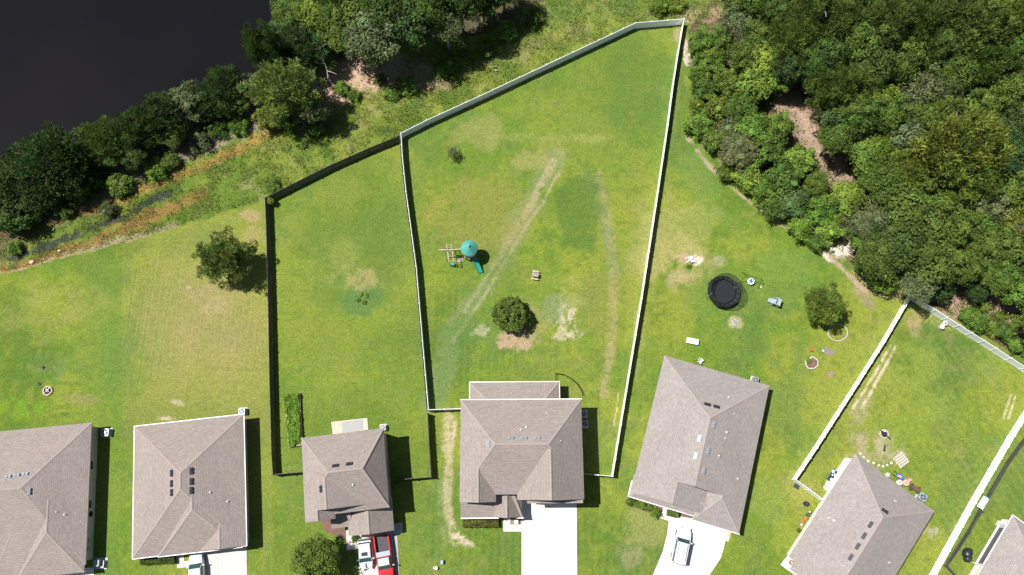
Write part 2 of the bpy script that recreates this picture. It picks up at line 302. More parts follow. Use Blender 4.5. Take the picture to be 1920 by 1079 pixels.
    for a in ((900, 400, 90, 70, (.185, .18, .045), .6, 0, .3, 3), (1085, 400, 45, 90, (.062, .118, .024), .7, 0, .3, 3), (960, 520, 60, 40, (.09, .14, .026), .5, .6, .3, 3), (1200, 420, 30, 120, (.175, .18, .04), .5, 0, .35, 3), (1100, 250, 90, 40, (.14, .175, .032), .5, 0, .35, 3), (640, 370, 60, 40, (.165, .185, .036), .5, 0, .35, 3), (610, 640, 50, 60, (.16, .185, .034), .5, 0, .35, 2), (720, 450, 40, 90, (.08, .135, .028), .5, 0, .35, 3), (1040, 700, 90, 26, (.12, .16, .03), .5, 0, .35, 2), (1150, 560, 60, 90, (.165, .175, .042), .5, 0, .4, 2), (1065, 600, 32, 44, LB, .75, 0, .62, .5), (1062, 628, 40, 14, LB, .6, 0, .55, .5), (1030, 570, 40, 40, (.15, .19, .09), .6, 0, .4, 2), (1070, 545, 40, 30, (.25, .24, .09), .5, 0, .4, 2),
              (967, 638, 42, 20, (.34, .235, .165), .85, 0, .35, .5), (900, 620, 24, 16, LB, .65, 0, .55, .5), (985, 600, 44, 40, (.24, .21, .09), .5, 0, .4, 1),
              (890, 585, 70, 60, (.09, .15, .035), .4, .6, .4, 3), (1020, 300, 60, 30, (.25, .235, .09), .5, 0, .4, 2), (1010, 260, 160, 14, (.22, .24, .07), .5, 0, .45, 2),
              (1270, 65, 8, 16, (.3, .22, .14), .6, 0, .4, 1), (1190, 210, 60, 50, (.075, .135, .03), .55, 0, .4, 3), (900, 250, 50, 40, (.23, .22, .08), .45, 0, .4, 2),
              (840, 830, 14, 60, (.36, .32, .22), .6, 0, .5, .5), (848, 800, 10, 30, LB, .6, 0, .5, .4), (850, 1000, 12, 26, LB, .95, -.3, .42, .5), (872, 1018, 22, 10, LB, .8, .5, .45, .5), (835, 950, 14, 100, (.19, .22, .09), .5, 0, .4, 1),
              (680, 560, 42, 34, (.07, .14, .04), .7, 0, .3, 2), (683, 556, 24, 18, (.05, .12, .03), .6, 0, .5, .5), (668, 525, 55, 26, (.27, .235, .10), .6, 0, .45, 1.5), (640, 480, 40, 40, (.21, .22, .06), .4, 0, .4, 2),
              # lots 1 and 2
              (205, 650, 70, 60, (.09, .15, .032), .4, 0, .4, 3), (120, 560, 90, 40, (.20, .20, .06), .5, .2, .4, 3), (60, 600, 60, 60, (.19, .20, .055), .4, 0, .4, 3), (40, 765, 60, 26, (.13, .215, .02), .7, 0, .4, 1), (150, 750, 40, 14, (.2, .17, .075), .5, 0, .4, 1), (110, 690, 60, 30, (.11, .17, .06), .45, 0, .4, 1.5),
              (120, 780, 22, 8, (.06, .12, .02), .8, 0, .4, .6), (470, 405, 26, 12, (.31, .22, .12), .6, 0, .4, 1), (470, 440, 22, 18, (.28, .215, .11), .45, 0, .4, 1), (335, 755, 20, 6, LB, .5, .3, .5, .5), (316, 785, 26, 5, LB, .7, 0, .5, .4), (350, 540, 8, 6, (.36, .3, .2), .6, 0, .4, .5), (395, 560, 50, 30, (.27, .22, .11), .5, 0, .4, 1),
              # lot 5
              (1270, 490, 70, 50, (.30, .26, .10), .75, .3, .35, 2.5), (1235, 450, 60, 90, (.24, .235, .08), .55, .2, .35, 3), (1300, 420, 60, 50, (.235, .24, .075), .5, 0, .4, 3), (1288, 485, 26, 10, (.32, .24, .16), .8, 0, .35, .6), (1308, 487, 10, 14, (.6, .53, .43), .9, 0, .4, .4), (1285, 515, 20, 12, (.32, .245, .15), .6, 0, .4, 1), (1262, 530, 14, 20, (.3, .23, .14), .5, 0, .4, 1),
              (1350, 490, 18, 14, (.3, .27, .19), .5, 0, .5, .5), (1378, 606, 15, 12, (.38, .33, .18), .6, 0, .35, .8), (1620, 545, 20, 34, (.24, .20, .12), .75, -.7, .4, .8), (1632, 570, 24, 12, (.2, .17, .11), .7, 0.7, .4, .8), (1330, 560, 60, 60, (.12, .17, .04), .4, 0, .4, 2), (1480, 520, 90, 60, (.12, .19, .035), .6, 0, .35, 3),
              (1310, 330, 40, 60, (.11, .18, .045), .5, 0, .4, 3), (1640, 640, 40, 30, (.22, .225, .055), .5, 0, .4, 2), (1200, 620, 14, 100, (.21, .22, .07), .5, .1, .4, 1), (1220, 980, 50, 60, (.22, .22, .08), .55, 0, .4, 2), (1180, 1040, 30, 30, (.27, .23, .14), .4, 0, .45, 1), (1430, 950, 40, 60, (.17, .215, .05), .5, 0, .4, 2), (1365, 1005, 5, 12, (.55, .44, .34), .8, .2, .4, .5), (1268, 1040, 20, 30, (.2, .21, .1), .5, 0, .4, 1),
              # lot 6
              (1625, 840, 40, 30, (.30, .26, .16), .7, 0, .35, .8), (1665, 850, 34, 40, (.32, .27, .18), .65, 0, .4, .8), (1612, 770, 26, 40, (.27, .25, .14), .6, .5, .45, .6), (1700, 690, 70, 60, (.20, .235, .045), .5, 0, .4, 2), (1840, 700, 50, 40, (.15, .19, .06), .5, 0, .4, 2), (1780, 760, 60, 40, (.2, .24, .045), .45, 0, .4, 2), (1720, 600, 26, 30, (.30, .23, .13), .7, .5, .4, .8), (1760, 590, 60, 24, (.22, .225, .07), .5, .5, .4, 1), (1500, 920, 40, 40, (.25, .24, .07), .5, 0, .4, 1.5), (1590, 866, 10, 16, (.36, .28, .17), .8, .4, .35, .5), (1750, 1000, 26, 16, (.34, .31, .24), .5, .4, .55, .4),
              (1860, 650, 30, 24, (.25, .23, .09), .5, 0, .4, 1), (1695, 815, 50, 40, (.15, .205, .03), .5, 0, .4, 2)): spot(*a[:5], *a[5:], seed=int(a[0]) % 17)
    for dx in (0, 12): streak([(1668+dx, 650), (1635+dx, 710), (1600+dx*1.4, 765)], 4, (.48, .4, .28), .8, .55, .5, 7+dx)
    for dx in (0, 9): streak([(1895+dx, 742), (1882+dx, 785)], 3, (.46, .4, .26), .7, .55, .4, 9+dx)
    streak([(838, 775), (842, 860), (838, 940), (848, 1000)], 9, (.33, .29, .17), .7, .42, .6, 4)
    streak([(1160, 736), (1156, 770), (1150, 800)], 2, (.45, .33, .2), .7, .6, .5, 12)
    streak([(1290, 260), (1330, 312), (1400, 374), (1450, 410), (1520, 455), (1570, 495), (1600, 525), (1625, 550)], 5, (.36, .27, .19), .7, .5, .8, 10)
    streak([(1545, 478), (1558, 490)], 5, (.55, .48, .4), .8, .5, .5, 11)
    streak([(1283, 60), (1262, 250), (1230, 420), (1195, 640)], 5, (.15, .17, .06), .4, .5, .8, 12)
    # rough meadow, ditch and woodland floor
    ro = inpoly(U+wob*8, V+wob*8, ROUGH); m1 = N(1.4, 50, 5, .65); m2 = N(4, 51, 4, .6, 2.5, .45)
    mix((.095, .145, .022), ro*1.); mix((.165, .19, .035), ro*sstep(.45, .62, m2)*.8); mix((.07, .115, .03), ro*sstep(.52, .7, m1)*.7); mix((.24, .21, .09), ro*sstep(.6, .75, N(2.4, 53, 5, .65))*.5)
    def band(pts, w, col, a, sc=1., seed=0, thr=.45):
        g = np.exp(-(dline(U+wob*14, V+wob*14, pts)/w)**2)*ro; mix(col, sstep(thr-.22, thr+.25, g*(.35+.9*NC(sc, seed)))*a)
    O1 = (.21, .115, .042)
    band([(-40, 520), (60, 498), (150, 462), (230, 430), (300, 400), (380, 365)], 15, O1, .75, 1, 0); band([(0, 440), (90, 415), (200, 385), (290, 345), (380, 310), (470, 270), (530, 235), (560, 225)], 13, (.26, .17, .05), .7, 1, 1)
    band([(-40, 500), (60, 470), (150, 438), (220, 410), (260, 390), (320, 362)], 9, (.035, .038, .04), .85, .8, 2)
    band([(330, 425), (230, 452), (60, 500), (0, 520)], 9, (.30, .235, .16), .6, .8, 3)
    band([(-20, 400), (120, 385), (230, 340), (330, 290), (430, 245), (500, 215), (570, 190)], 26, (.25, .20, .15), .8, 1, 4); band([(560, 200), (640, 150), (720, 130)], 34, (.42, .29, .21), 1, 1, 5, .25); band([(640, 130), (760, 130), (830, 150)], 30, (.34, .24, .165), .8, 1, 6)
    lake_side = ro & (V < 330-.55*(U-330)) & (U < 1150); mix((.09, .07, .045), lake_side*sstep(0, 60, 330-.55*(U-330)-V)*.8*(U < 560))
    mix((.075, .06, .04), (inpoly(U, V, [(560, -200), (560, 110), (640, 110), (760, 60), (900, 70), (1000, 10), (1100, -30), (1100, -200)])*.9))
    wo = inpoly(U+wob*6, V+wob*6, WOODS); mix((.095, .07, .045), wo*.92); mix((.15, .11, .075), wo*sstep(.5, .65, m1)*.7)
    band([(1440, 130), (1470, 185), (1510, 235), (1545, 290), (1580, 335)], 34, (.25, .175, .13), 1., .7, 7, .5); band([(1440, 130), (1470, 185), (1510, 235), (1545, 290), (1580, 335)], 22, (.36, .26, .195), .6, .35, 8, .62)
    band([(1350, 22), (1290, 30)], 20, (.36, .27, .17), .6, .8, 9); band([(1286, 85), (1292, 120)], 8, (.5, .43, .36), .8, .4, 10)
    band([(1570, 468), (1592, 466)], 16, (.58, .50, .42), .95, .5, 11, .35); band([(1790, 560), (1850, 560), (1920, 590), (1990, 640)], 34, (.33, .22, .165), .9, .8, 12, .35); band([(1840, 600), (1920, 650)], 16, (.12, .2, .03), .7, .8, 13)
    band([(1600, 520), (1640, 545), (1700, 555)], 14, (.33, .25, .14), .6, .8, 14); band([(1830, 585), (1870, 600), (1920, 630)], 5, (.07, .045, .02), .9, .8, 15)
    band([(940, 60), (1040, 25), (1180, 10)], 20, (.10, .155, .04), .6, 1, 16); band([(870, 140), (960, 95), (1100, 50)], 14, (.2, .18, .075), .5, 1, 17)
    lk = Z < -.9; mix((.03, .028, .022), lk*1.)
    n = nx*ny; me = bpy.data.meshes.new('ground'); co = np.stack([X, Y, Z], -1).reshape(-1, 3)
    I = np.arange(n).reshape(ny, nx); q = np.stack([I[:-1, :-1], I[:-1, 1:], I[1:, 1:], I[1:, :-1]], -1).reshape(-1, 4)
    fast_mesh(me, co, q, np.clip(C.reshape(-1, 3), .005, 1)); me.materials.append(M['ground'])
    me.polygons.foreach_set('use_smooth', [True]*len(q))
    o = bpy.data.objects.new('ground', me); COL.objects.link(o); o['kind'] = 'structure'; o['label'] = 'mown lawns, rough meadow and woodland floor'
def fast_mesh(me, co, quads, vcol=None):
    k = quads.shape[1]; me.vertices.add(len(co)); me.vertices.foreach_set('co', co.astype(np.float32).ravel())
    me.loops.add(quads.size); me.loops.foreach_set('vertex_index', quads.astype(np.int32).ravel())
    me.polygons.add(len(quads)); me.polygons.foreach_set('loop_start', np.arange(len(quads), dtype=np.int32)*k)
    try: me.polygons.foreach_set('loop_total', np.full(len(quads), k, np.int32))
    except Exception: pass
    me.update(calc_edges=True)
    if vcol is not None:
        a = me.color_attributes.new('Col', 'FLOAT_COLOR', 'POINT'); c = np.ones((len(co), 4), np.float32); c[:, :3] = vcol; a.data.foreach_set('color', c.ravel())
build_ground()
def build_water():
    m = bpy.data.materials.new('lake_water'); m.use_nodes = True; t = m.node_tree; b = t.nodes['Principled BSDF']
    b.inputs['Base Color'].default_value = (.007, .006, .0065, 1); b.inputs['Roughness'].default_value = .1; b.inputs['Specular IOR Level'].default_value = .2
    tc = t.nodes.new('ShaderNodeTexCoord'); n = t.nodes.new('ShaderNodeTexNoise'); n.inputs['Scale'].default_value = 1.6; n.inputs['Detail'].default_value = 5
    t.links.new(tc.outputs['Object'], n.inputs['Vector']); bp = t.nodes.new('ShaderNodeBump'); bp.inputs['Strength'].default_value = .25; bp.inputs['Distance'].default_value = .03
    t.links.new(n.outputs['Fac'], bp.inputs['Height']); t.links.new(bp.outputs[0], b.inputs['Normal'])
    n2 = t.nodes.new('ShaderNodeTexNoise'); n2.inputs['Scale'].default_value = .06; n2.inputs['Detail'].default_value = 6; t.links.new(tc.outputs['Object'], n2.inputs['Vector']); cr = t.nodes.new('ShaderNodeMix'); cr.data_type = 'RGBA'; cr.inputs[6].default_value = (.003, .0035, .005, 1); cr.inputs[7].default_value = (.009, .0075, .007, 1); t.links.new(n2.outputs['Fac'], cr.inputs[0]); t.links.new(cr.outputs[2], b.inputs['Base Color'])
    mb = MB(); P = [W(*p, -1.1) for p in [(u, v) for u, v in SHORE]]
    P = [Vector((p.x, p.y)) for p in P]; c = Vector((-60, 75)); mb.face([(*(p+(p-c).normalized()*-1.0 if False else p), -1.1) for p in [Vector((-140, 14)), Vector((-50, 14)), Vector((-20, 45)), Vector((-20, 130)), Vector((-140, 130))]])
    o = mb.build('lake', m); o['kind'] = 'structure'; o['label'] = 'still dark water of the pond'
build_water()

# ------------------------------------------------------------------ houses
class GL:
    def __init__(s): s.l = []
    def box(s, *a, **k): m = MB(); m.box(*a, **k); s.l.append(m)
class House:
    def __init__(s, label, ze, a, b, c, walls):      # a,b = two eave corners in the picture (front/top edge), c = third; local x along a->b, y towards c's far side negative
        s.ze = ze; s.o = W(*a, ze); p = W(*b, ze); s.rot = atan2(p.y-s.o.y, p.x-s.o.x); s.mat = walls
        s.t = thing('house', label, 'house', (s.o.x, s.o.y, 0), s.rot); s.roof = MB(); s.cap = MB(); s.gut = GL(); s.wall = MB(); s.fas = MB(); s.k = 0
    def L(s, u, v, z=None):
        z = s.ze if z is None else z; p = W(u, v, z)-s.o; c, q = cos(-s.rot), sin(-s.rot); return Vector((c*p.x-q*p.y, q*p.x+c*p.y))
    def hip(s, x0, y0, x1, y1, ze, zr, ax, r, a, b, gut='', wall=True, inset=.42, th=.16, floor=0.0, caps=(1, 1, 1, 1)):
        # ridge parallel to axis ax at cross position r, running a..b (touching the end = gable)
        s.k += 1; e = .003*s.k; ze += e; zr += e; lo, hi = (y0, y1) if ax == 'y' else (x0, x1); mb = s.roof
        T = (lambda al, cr, z: (cr, al, z)) if ax == 'y' else (lambda al, cr, z: (al, cr, z)); c0, c1 = (x0, x1) if ax == 'y' else (y0, y1)
        flip = ax == 'y'
        def F(pts, d, run):                     # d: 0 faces across, 1 faces along
            uv = []
            for al, cr, z in pts:
                h = z-ze; uv.append((al if d == 0 else cr, math.sqrt(h*h+(h*run/(zr-ze))**2)))
            P = [T(*p) for p in pts]; n = (Vector(P[1])-Vector(P[0])).cross(Vector(P[2])-Vector(P[0]))
            if n.z < 0: P = P[::-1]; uv = uv[::-1]
            mb.face(P, uv)
        F([(lo, c0, ze), (hi, c0, ze), (b, r, zr), (a, r, zr)], 0, abs(r-c0)); F([(lo, c1, ze), (hi, c1, ze), (b, r, zr), (a, r, zr)], 0, abs(c1-r))
        gab = []
        if a-lo > .05: F([(lo, c0, ze), (lo, c1, ze), (a, r, zr)], 1, a-lo)
        else: gab.append(lo)
        if hi-b > .05: F([(hi, c0, ze), (hi, c1, ze), (b, r, zr)], 1, hi-b)
        else: gab.append(hi)
        R = [(x0, y0), (x1, y0), (x1, y1), (x0, y1)]; zb = ze-th
        for i in range(4):
            p, q = R[i], R[(i+1) % 4]; s.fas.face([(*p, zb), (*q, zb), (*q, ze-.002), (*p, ze-.002)])
        s.fas.face([(*p, zb) for p in R[::-1]])
        for g in gab:                            # gable walls set in
            k = inset*(1 if g == lo else -1); al = g+k*.3
            s.wall.face([T(al, c0+.25, zb), T(al, c1-.25, zb), T(al, r, zr-.28)])
            s.fas.face([T(g, c0, zb), T(g, c0, ze-.002), T(g, r, zr-.002), T(g, r, zr-.16)]); s.fas.face([T(g, c1, zb), T(g, c1, ze-.002), T(g, r, zr-.002), T(g, r, zr-.16)])
        if caps:
            def capline(p, q, w=.13):
                p, q = Vector(p), Vector(q); d = (q-p).normalized(); sd = Vector((-d.y, d.x, 0)).normalized()*w; up = Vector((0, 0, .045))
                dn = Vector((0, 0, -.02)); s.cap.face([p-sd+dn, q-sd+dn, q+up, p+up]); s.cap.face([p+up, q+up, q+sd+dn, p+sd+dn])
            capline(T(a, r, zr), T(b, r, zr))
            for fr, al, cr, rp in ((caps[0], lo, c0, a), (caps[1], lo, c1, a), (caps[2], hi, c0, b), (caps[3], hi, c1, b)):
                if fr and abs(al-rp) > .05: e_ = Vector(T(rp, r, zr)); capline(e_+(Vector(T(al, cr, ze))-e_)*fr, e_)
        w = .1
        for g in gut:
            if g == 'n': s.gut.box((x0+x1)/2, y1+w/2+.004, ze-.13, ze-.004, x1-x0+2*w, w)
            if g == 's': s.gut.box((x0+x1)/2, y0-w/2-.004, ze-.13, ze-.004, x1-x0+2*w, w)
            if g == 'w': s.gut.box(x0-w/2-.006, (y0+y1)/2, ze-.128, ze-.006, w, y1-y0)
            if g == 'e': s.gut.box(x1+w/2+.006, (y0+y1)/2, ze-.128, ze-.006, w, y1-y0)
        if wall: s.wall.box((x0+x1)/2, (y0+y1)/2, floor, zb-.004-.002*s.k, x1-x0-2*inset, y1-y0-2*inset, bottom=False)
    def hit(s, u, v, z):
        if not hasattr(s, 'bvh') or s.bn != len(s.roof.f):
            from mathutils.bvhtree import BVHTree
            s.bvh = BVHTree.FromPolygons([Vector(a) for a in s.roof.v], s.roof.f); s.bn = len(s.roof.f)
        nn = Vector((0, 0, 1))
        for k in range(5):
            p = s.L(u, v, z); h_ = s.bvh.ray_cast(Vector((p[0], p[1], 50)), Vector((0, 0, -1)))
            if h_[0] is not None: z = h_[0].z; nn = h_[1] if h_[1].z > 0 else -h_[1]
        return s.L(u, v, z), z, nn
    def vent(s, u, v, z, kind='dark', rot=0.0, slope=0.0):
        p, z, nn = s.hit(u, v, z); z += .04; mb = MB(); m = M['vent'] if kind == 'dark' else M['vent_l']
        for k in (-1, 1): mb.box(k*.21, 0, -.1, .16, .38, .34, top=.86)
        mb.box(0, 0, -.12, .03, .86, .42); o = mb.build('roof_vent', m, s.t); o.location = (p.x, p.y, z); o.rotation_mode = 'QUATERNION'; o.rotation_quaternion = Vector((0, 0, 1)).rotation_difference(nn) @ Matrix.Rotation(rot, 3, 'Z').to_quaternion(); return o
    def pipe(s, u, v, z, r=.07):
        p, z, nn = s.hit(u, v, z); mb = MB(); mb.lathe(0, 0, [(r*2, -.1), (r*1.6, .02), (r, .05), (r, .3), (0, .3)], 10); o = mb.build('vent_pipe', M['pvc'], s.t); o.location = (p.x, p.y, z)
    def window(s, x, y, z0, z1, w, side, n=1):
        rz = {'e': 0, 'w': pi, 'n': pi/2, 's': -pi/2}[side]; mb = MB(); f = MB()
        f.box(.03, 0, z0-.06, z1+.06, .08, w+.14); o = f.build('window', M['frame'], s.t); o.location = (x, y, 0); o.rotation_euler = (0, 0, rz)
        for k in (0, 1): mb.box(.075, 0, z0+.02+k*(z1-z0)/2, z0-.03+(k+1)*(z1-z0)/2, .02, w-.04)
        mb.build('pane', M['glass'], o)
    def done(s, shingle=None):
        s.roof.build('roof', shingle or M['shingle'], s.t); s.cap.build('ridge_cap', M['ridge'], s.t); s.fas.build('fascia', M['fascia'], s.t); s.wall.build('wall', s.mat, s.t)
        [g.build('gutter', M['gutter'], s.t) for g in s.gut.l]
        return s.t
Z1, Z2 = 2.4, 4.9
# house one: far left
h = House('brown-roofed house cut by the left edge, beige wall with two windows on its right side', Z1, (-150, 824), (172, 792.7), None, M['siding'])
x1 = h.L(172, 792.7)[0]; y1 = 0; yb = h.L(161, 1059)[1]; x0 = x1-25
zr = 5.3; ap = h.L(38, 916, zr)
h.hip(x0, yb, x1, y1, Z1, zr, 'y', ap[0], ap[1]-1.0, ap[1], '', caps=()) if False else None
h.hip(x0, yb, x1, y1, Z1, zr, 'x', ap[1], x0+7, ap[0], caps=(1, 1, .15, 1))
b1 = h.L(12, 938)[0]; a1 = h.L(41, 935, 4.9); h.hip(a1[0]-4.6, yb-.6, a1[0]+4.6, ap[1], Z1, 4.7, 'y', a1[0]+.2, a1[1]-.4, ap[1]-.3, wall=False, caps=(1, .5, 0, 0))
a2 = h.L(89, 980, 4.0); h.hip(a2[0]-4.3, yb-.9, x1-.15, a1[1]+3, Z1, 4.15, 'y', a2[0], a2[1]-1.2, a1[1]-.5, wall=False, caps=(1, 1, 0, 0))
for u in (16, 32, 48): h.vent(u, 894-(u-16)*.15, 5.0, 'l')
h.vent(55, 922, 5.05, 'l', pi/2); h.pipe(122, 965, 3.8); h.pipe(107, 960, 4.2, .05)
xe = x1-.42
for v in (872, 945): h.window(xe, h.L(178, v, 1.5)[1], 1.0, 2.0, 1.1, 'e')
mb = MB(); mb.lathe(0, 0, [(.14, -.05), (.33, -.05), (.38, 0), (.33, .09), (.14, .09)], 18); o = mb.build('hose_reel', M['tyre'], h.t); p = h.L(181, 963, 1.2); o.location = (xe+.08, p[1], 1.1); o.rotation_euler = (0, pi/2, 0)
mb = MB(); mb.box(0, 0, .9, 1.5, .16, .5); mb.box(0, 1.0, 1.0, 1.35, .12, .3); mb.tube([(0, .2, .4), (0, 1.5, .4)], .03); o = mb.build('meter_box', M['ac'], h.t); p = h.L(176, 1028, 1.1); o.location = (xe+.09, p[1], 0)
mb = MB(); mb.tube([(0, 0, 0), (0, 0, 2.2)], .05); o = mb.build('downspout', M['frame'], h.t); o.location = (xe+.06, h.L(180, 820, 1)[1], 0)
h.done()
# house two
h = House('one-storey house with six black roof vents and white gutters, second house from the left', Z1, (252.4, 800.3), (455, 777.7), None, M['siding_g'])
x1 = (h.L(455, 777.7)[0]+h.L(463.5, 1027.5)[0])/2; yb = (h.L(248.9, 1043.2)[1]+h.L(463.5, 1027.5)[1])/2; x0 = h.L(248.9, 1043)[0]/2
zr = 5.25; p, q = h.L(337.8, 887.7, zr), h.L(337.8, 917.5, zr); rx = (p[0]+q[0])/2
h.hip(x0, yb, x1, 0, Z1, zr, 'y', rx, q[1], p[1], 'nwes', caps=(1, .12, 1, 1))
g0 = h.L(373.5, 1040)[0]; gx = h.L(408, 1010, 4.1)[0]; gt = h.L(407, 992, 4.2)[1]
zg = Z1+(zr-Z1)*(x1-gx)/(x1-rx); h.hip(g0, yb-.02, x1, gt+6, Z1, zg, 'y', gx, yb-.02, gt, '', wall=False, caps=(0,)*4)
bx0 = h.L(297.5, 1044)[0]; by0 = h.L(297.5, 1044)[1]; a = h.L(359.3, 957, 4.8); h.hip(bx0, by0, 2*a[0]-bx0+.1, p[1]-2, Z1, 4.75, 'y', a[0], a[1], a[1]+1.9, 's', wall=False, caps=(1, .45, 0, 0))
h.wall.box((bx0+g0)/2, by0+1.6, 0, 2.2, g0-bx0-.9, 2.2, bottom=False)
for v in (887.5, 907, 924): h.vent(322, v, 4.75, 'dark', pi/2); h.vent(359, v-4, 4.75, 'dark', pi/2)
h.pipe(394.5, 923.5, 4.0); h.pipe(427, 940.5, 3.4)
for k in (0, 1.5): mb = MB(); mb.box(0, k, .5, 1.2, .12, .5); o = mb.build('meter_box', M['ac'], h.t); o.location = (x1-.34, h.L(465, 1015, 1)[1], 0)
h.done()
# house three: two storeys
h = House('two-storey house with the red pickup in front of its garage, third from the left', Z2, (565.2, 821.5), (719.5, 803.2), None, M['siding_t'])
x1 = (h.L(719.5, 803.2)[0]+h.L(728.9, 951.9)[0])/2; yb = h.L(728.9, 951.9)[1]; yc = h.L(574, 979.5)[1]; ya = h.L(611, 955)[1]
zr = 7.6; p, q = h.L(615, 887, zr), h.L(679, 878, zr); x0 = 0
h.hip(x0, yb, x1, 0, Z2, zr, 'x', (p[1]+q[1])/2, p[0], q[0], caps=(.1, 1, 1, 1))
ax = h.L(610, 925, 7.3)[0]; h.hip(x0, ya, 2*ax-x0+2.2, p[1]+1, Z2, 7.35, 'y', ax, ya, h.L(609, 893, 7.35)[1], wall=False, caps=(0,)*4)
cx0 = 0; cx1 = h.L(629, 972)[0]; cm = h.L(595.5, 970, 6.2)[0]; h.hip(cx0-.02, yc, cx1, ya+4, Z2, Z2+(7.35-Z2)*(cm/ax), 'y', cm, yc, ya+.1, wall=True, caps=(0,)*4)
h.wall.box(x1/2+2.3, yb+1.4, 0, Z2-.25, x1-6, 2.0, bottom=False)
# garage, one storey
gp = h.L(651, 967, Z1); gb = h.L(654, 1005, Z1); gr = h.L(739, 995, Z1); gm = h.L(691, 985, 4.3); gx0 = (gp[0]+gb[0])/2; gyb = (gb[1]+gr[1])/2; gx1 = gr[0]
h.hip(gx0, gyb, gx1, yb+1.2, Z1, 4.35, 'y', gm[0], gyb, yb+.7)
e0, e1 = h.L(596, 965, 2.9), h.L(622, 992, Z1); h.hip(e1[0], e1[1], gx0+.5, yb+1.0, Z1, 3.55, 'x', yb+.9, e1[0], gx0+.4, wall=False)
h.vent(629, 873.5, 6.8, 'dark', 0); h.vent(655, 870, 6.8, 'dark', 0); h.vent(602, 917, 6.6, 'dark', pi/2); h.pipe(662, 909, 6.6); h.pipe(681, 847, 6.0, .05); h.pipe(573, 879, 5.3, .04)
for k in (0, .8, -.9): mb = MB(); mb.box(0, k, .9, 1.5, .18, .4); o = mb.build('meter_box', M['ac'], h.t); o.location = (x1-.32, h.L(734, 880, 1)[1], 0)
for v in (835, 930): h.window(x1-.42, h.L(727, v, 3.7)[1], 3.2, 4.3, .9, 'e')
h.done()
# house four: the large central house
h = House('large two-storey house with rear porch behind the wide white driveway', Z2, (864, 750.5), (1089.7, 749), None, M['siding'])
x1 = (h.L(1089.7, 749)[0]+h.L(1095.4, 940.6)[0])/2; yb = (h.L(1095.4, 940.6)[1]+h.L(862.3, 941.9)[1])/2; ym = h.L(950, 927.6)[1]
zr = 7.75; p, q = h.L(928, 833, zr), h.L(1029, 833, zr); ry = (p[1]+q[1])/2
h.hip(0, ym, x1, 0, Z2, zr, 'x', ry, p[0], q[0], 'n', caps=(.5, 1, 0, 1))
ax = h.L(896.3, 900, 6.6)[0]; ax1 = h.L(930, 940)[0]; za = Z2+(zr-Z2)*ax/p[0]; h.hip(-.02, yb, ax1, ry-1, Z2, za, 'y', ax, yb, h.L(896.5, 876, za)[1]+.1, wall=False, caps=(0,)*4)
bx0 = h.L(969.6, 940)[0]; bx = h.L(1033, 890, zr)[0]; h.hip(bx0, yb+.25, x1+.02, ry-.5, Z2, zr-.03, 'y', bx, yb+.25, ry-.6, wall=False, caps=(0,)*4)
h.wall.box(ax1/2, yb+1.6, 0, Z2-.25, ax1-.9, 2.4, bottom=False); h.wall.box((bx0+x1)/2, yb+1.6, 0, Z2-.25, x1-bx0-.9, 2.2, bottom=False)
h.roof.box((bx0+x1)/2+.6, yb+.05, Z2-.35, Z2-.05, x1-bx0-1.3, .55, top=.97)
# rear porch
a, b_ = h.L(881.3, 717.5, 2.6), h.L(1048, 717.5, 2.6); c1, c2 = h.L(917.5, 748, 3.6), h.L(1016, 748, 3.6)
h.hip(a[0], -3.5, b_[0], a[1], 2.6, 3.9, 'x', -.6, c1[0]+.3, c2[0]-.3, 'nwe', wall=False)
for k in range(5): h.wall.box(a[0]+.35+k*(b_[0]-a[0]-.7)/4, a[1]-.35, 0, 2.42, .18, .18)
# front porch
a, b_ = h.L(864, 971, Z1), h.L(979, 968, Z1); h.hip(a[0], a[1], b_[0], yb+2.4, Z1, 3.7, 'x', yb+1.2, a[0], b_[0]-1.2, '', wall=False)
m_ = h.L(950, 945, 3.6); gx0, gx1 = h.L(924, 968, Z1)[0], h.L(977, 968, Z1)[0]; h.hip(gx0, a[1]+.02, gx1, yb+2.5, Z1, 3.95, 'y', m_[0], a[1]+.02, h.L(950, 931, 3.9)[1], wall=False, caps=(0,)*4)
gx = h.L(935, 971, Z1)[0]; h.gut.box((a[0]+gx)/2, a[1]-.09, Z1-.12, Z1-.01, gx-a[0], .14); g2 = h.L(966, 969, Z1)[0]; h.gut.box((g2+b_[0])/2+.1, a[1]-.09, Z1-.12, Z1-.01, b_[0]-g2+.2, .14)
h.wall.box(b_[0]/2, (a[1]+yb)/2+.5, 0, Z1-.2, b_[0]-1, a[1]*-1+yb-.2 if False else abs(yb-a[1])-.4, bottom=False)
for u, v in ((957, 822), (982, 822), (1007, 822)): h.vent(u, v, 7.3, 'l')
h.vent(916.5, 833, 7.1, 'l', pi/2); h.pipe(976.5, 806.5, 6.8); h.pipe(987, 801.5, 6.6); h.pipe(1026, 774, 5.7, .04); h.pipe(1051.5, 827, 6.6, .04); h.pipe(890.5, 844, 6.1, .04)
for k in (0, 1.1): mb = MB(); mb.box(0, k, .9, 1.7, .2, .4); o = mb.build('meter_box', M['ac'], h.t); o.location = (x1-.3, h.L(1097, 903, 1)[1], 0)
h.done()
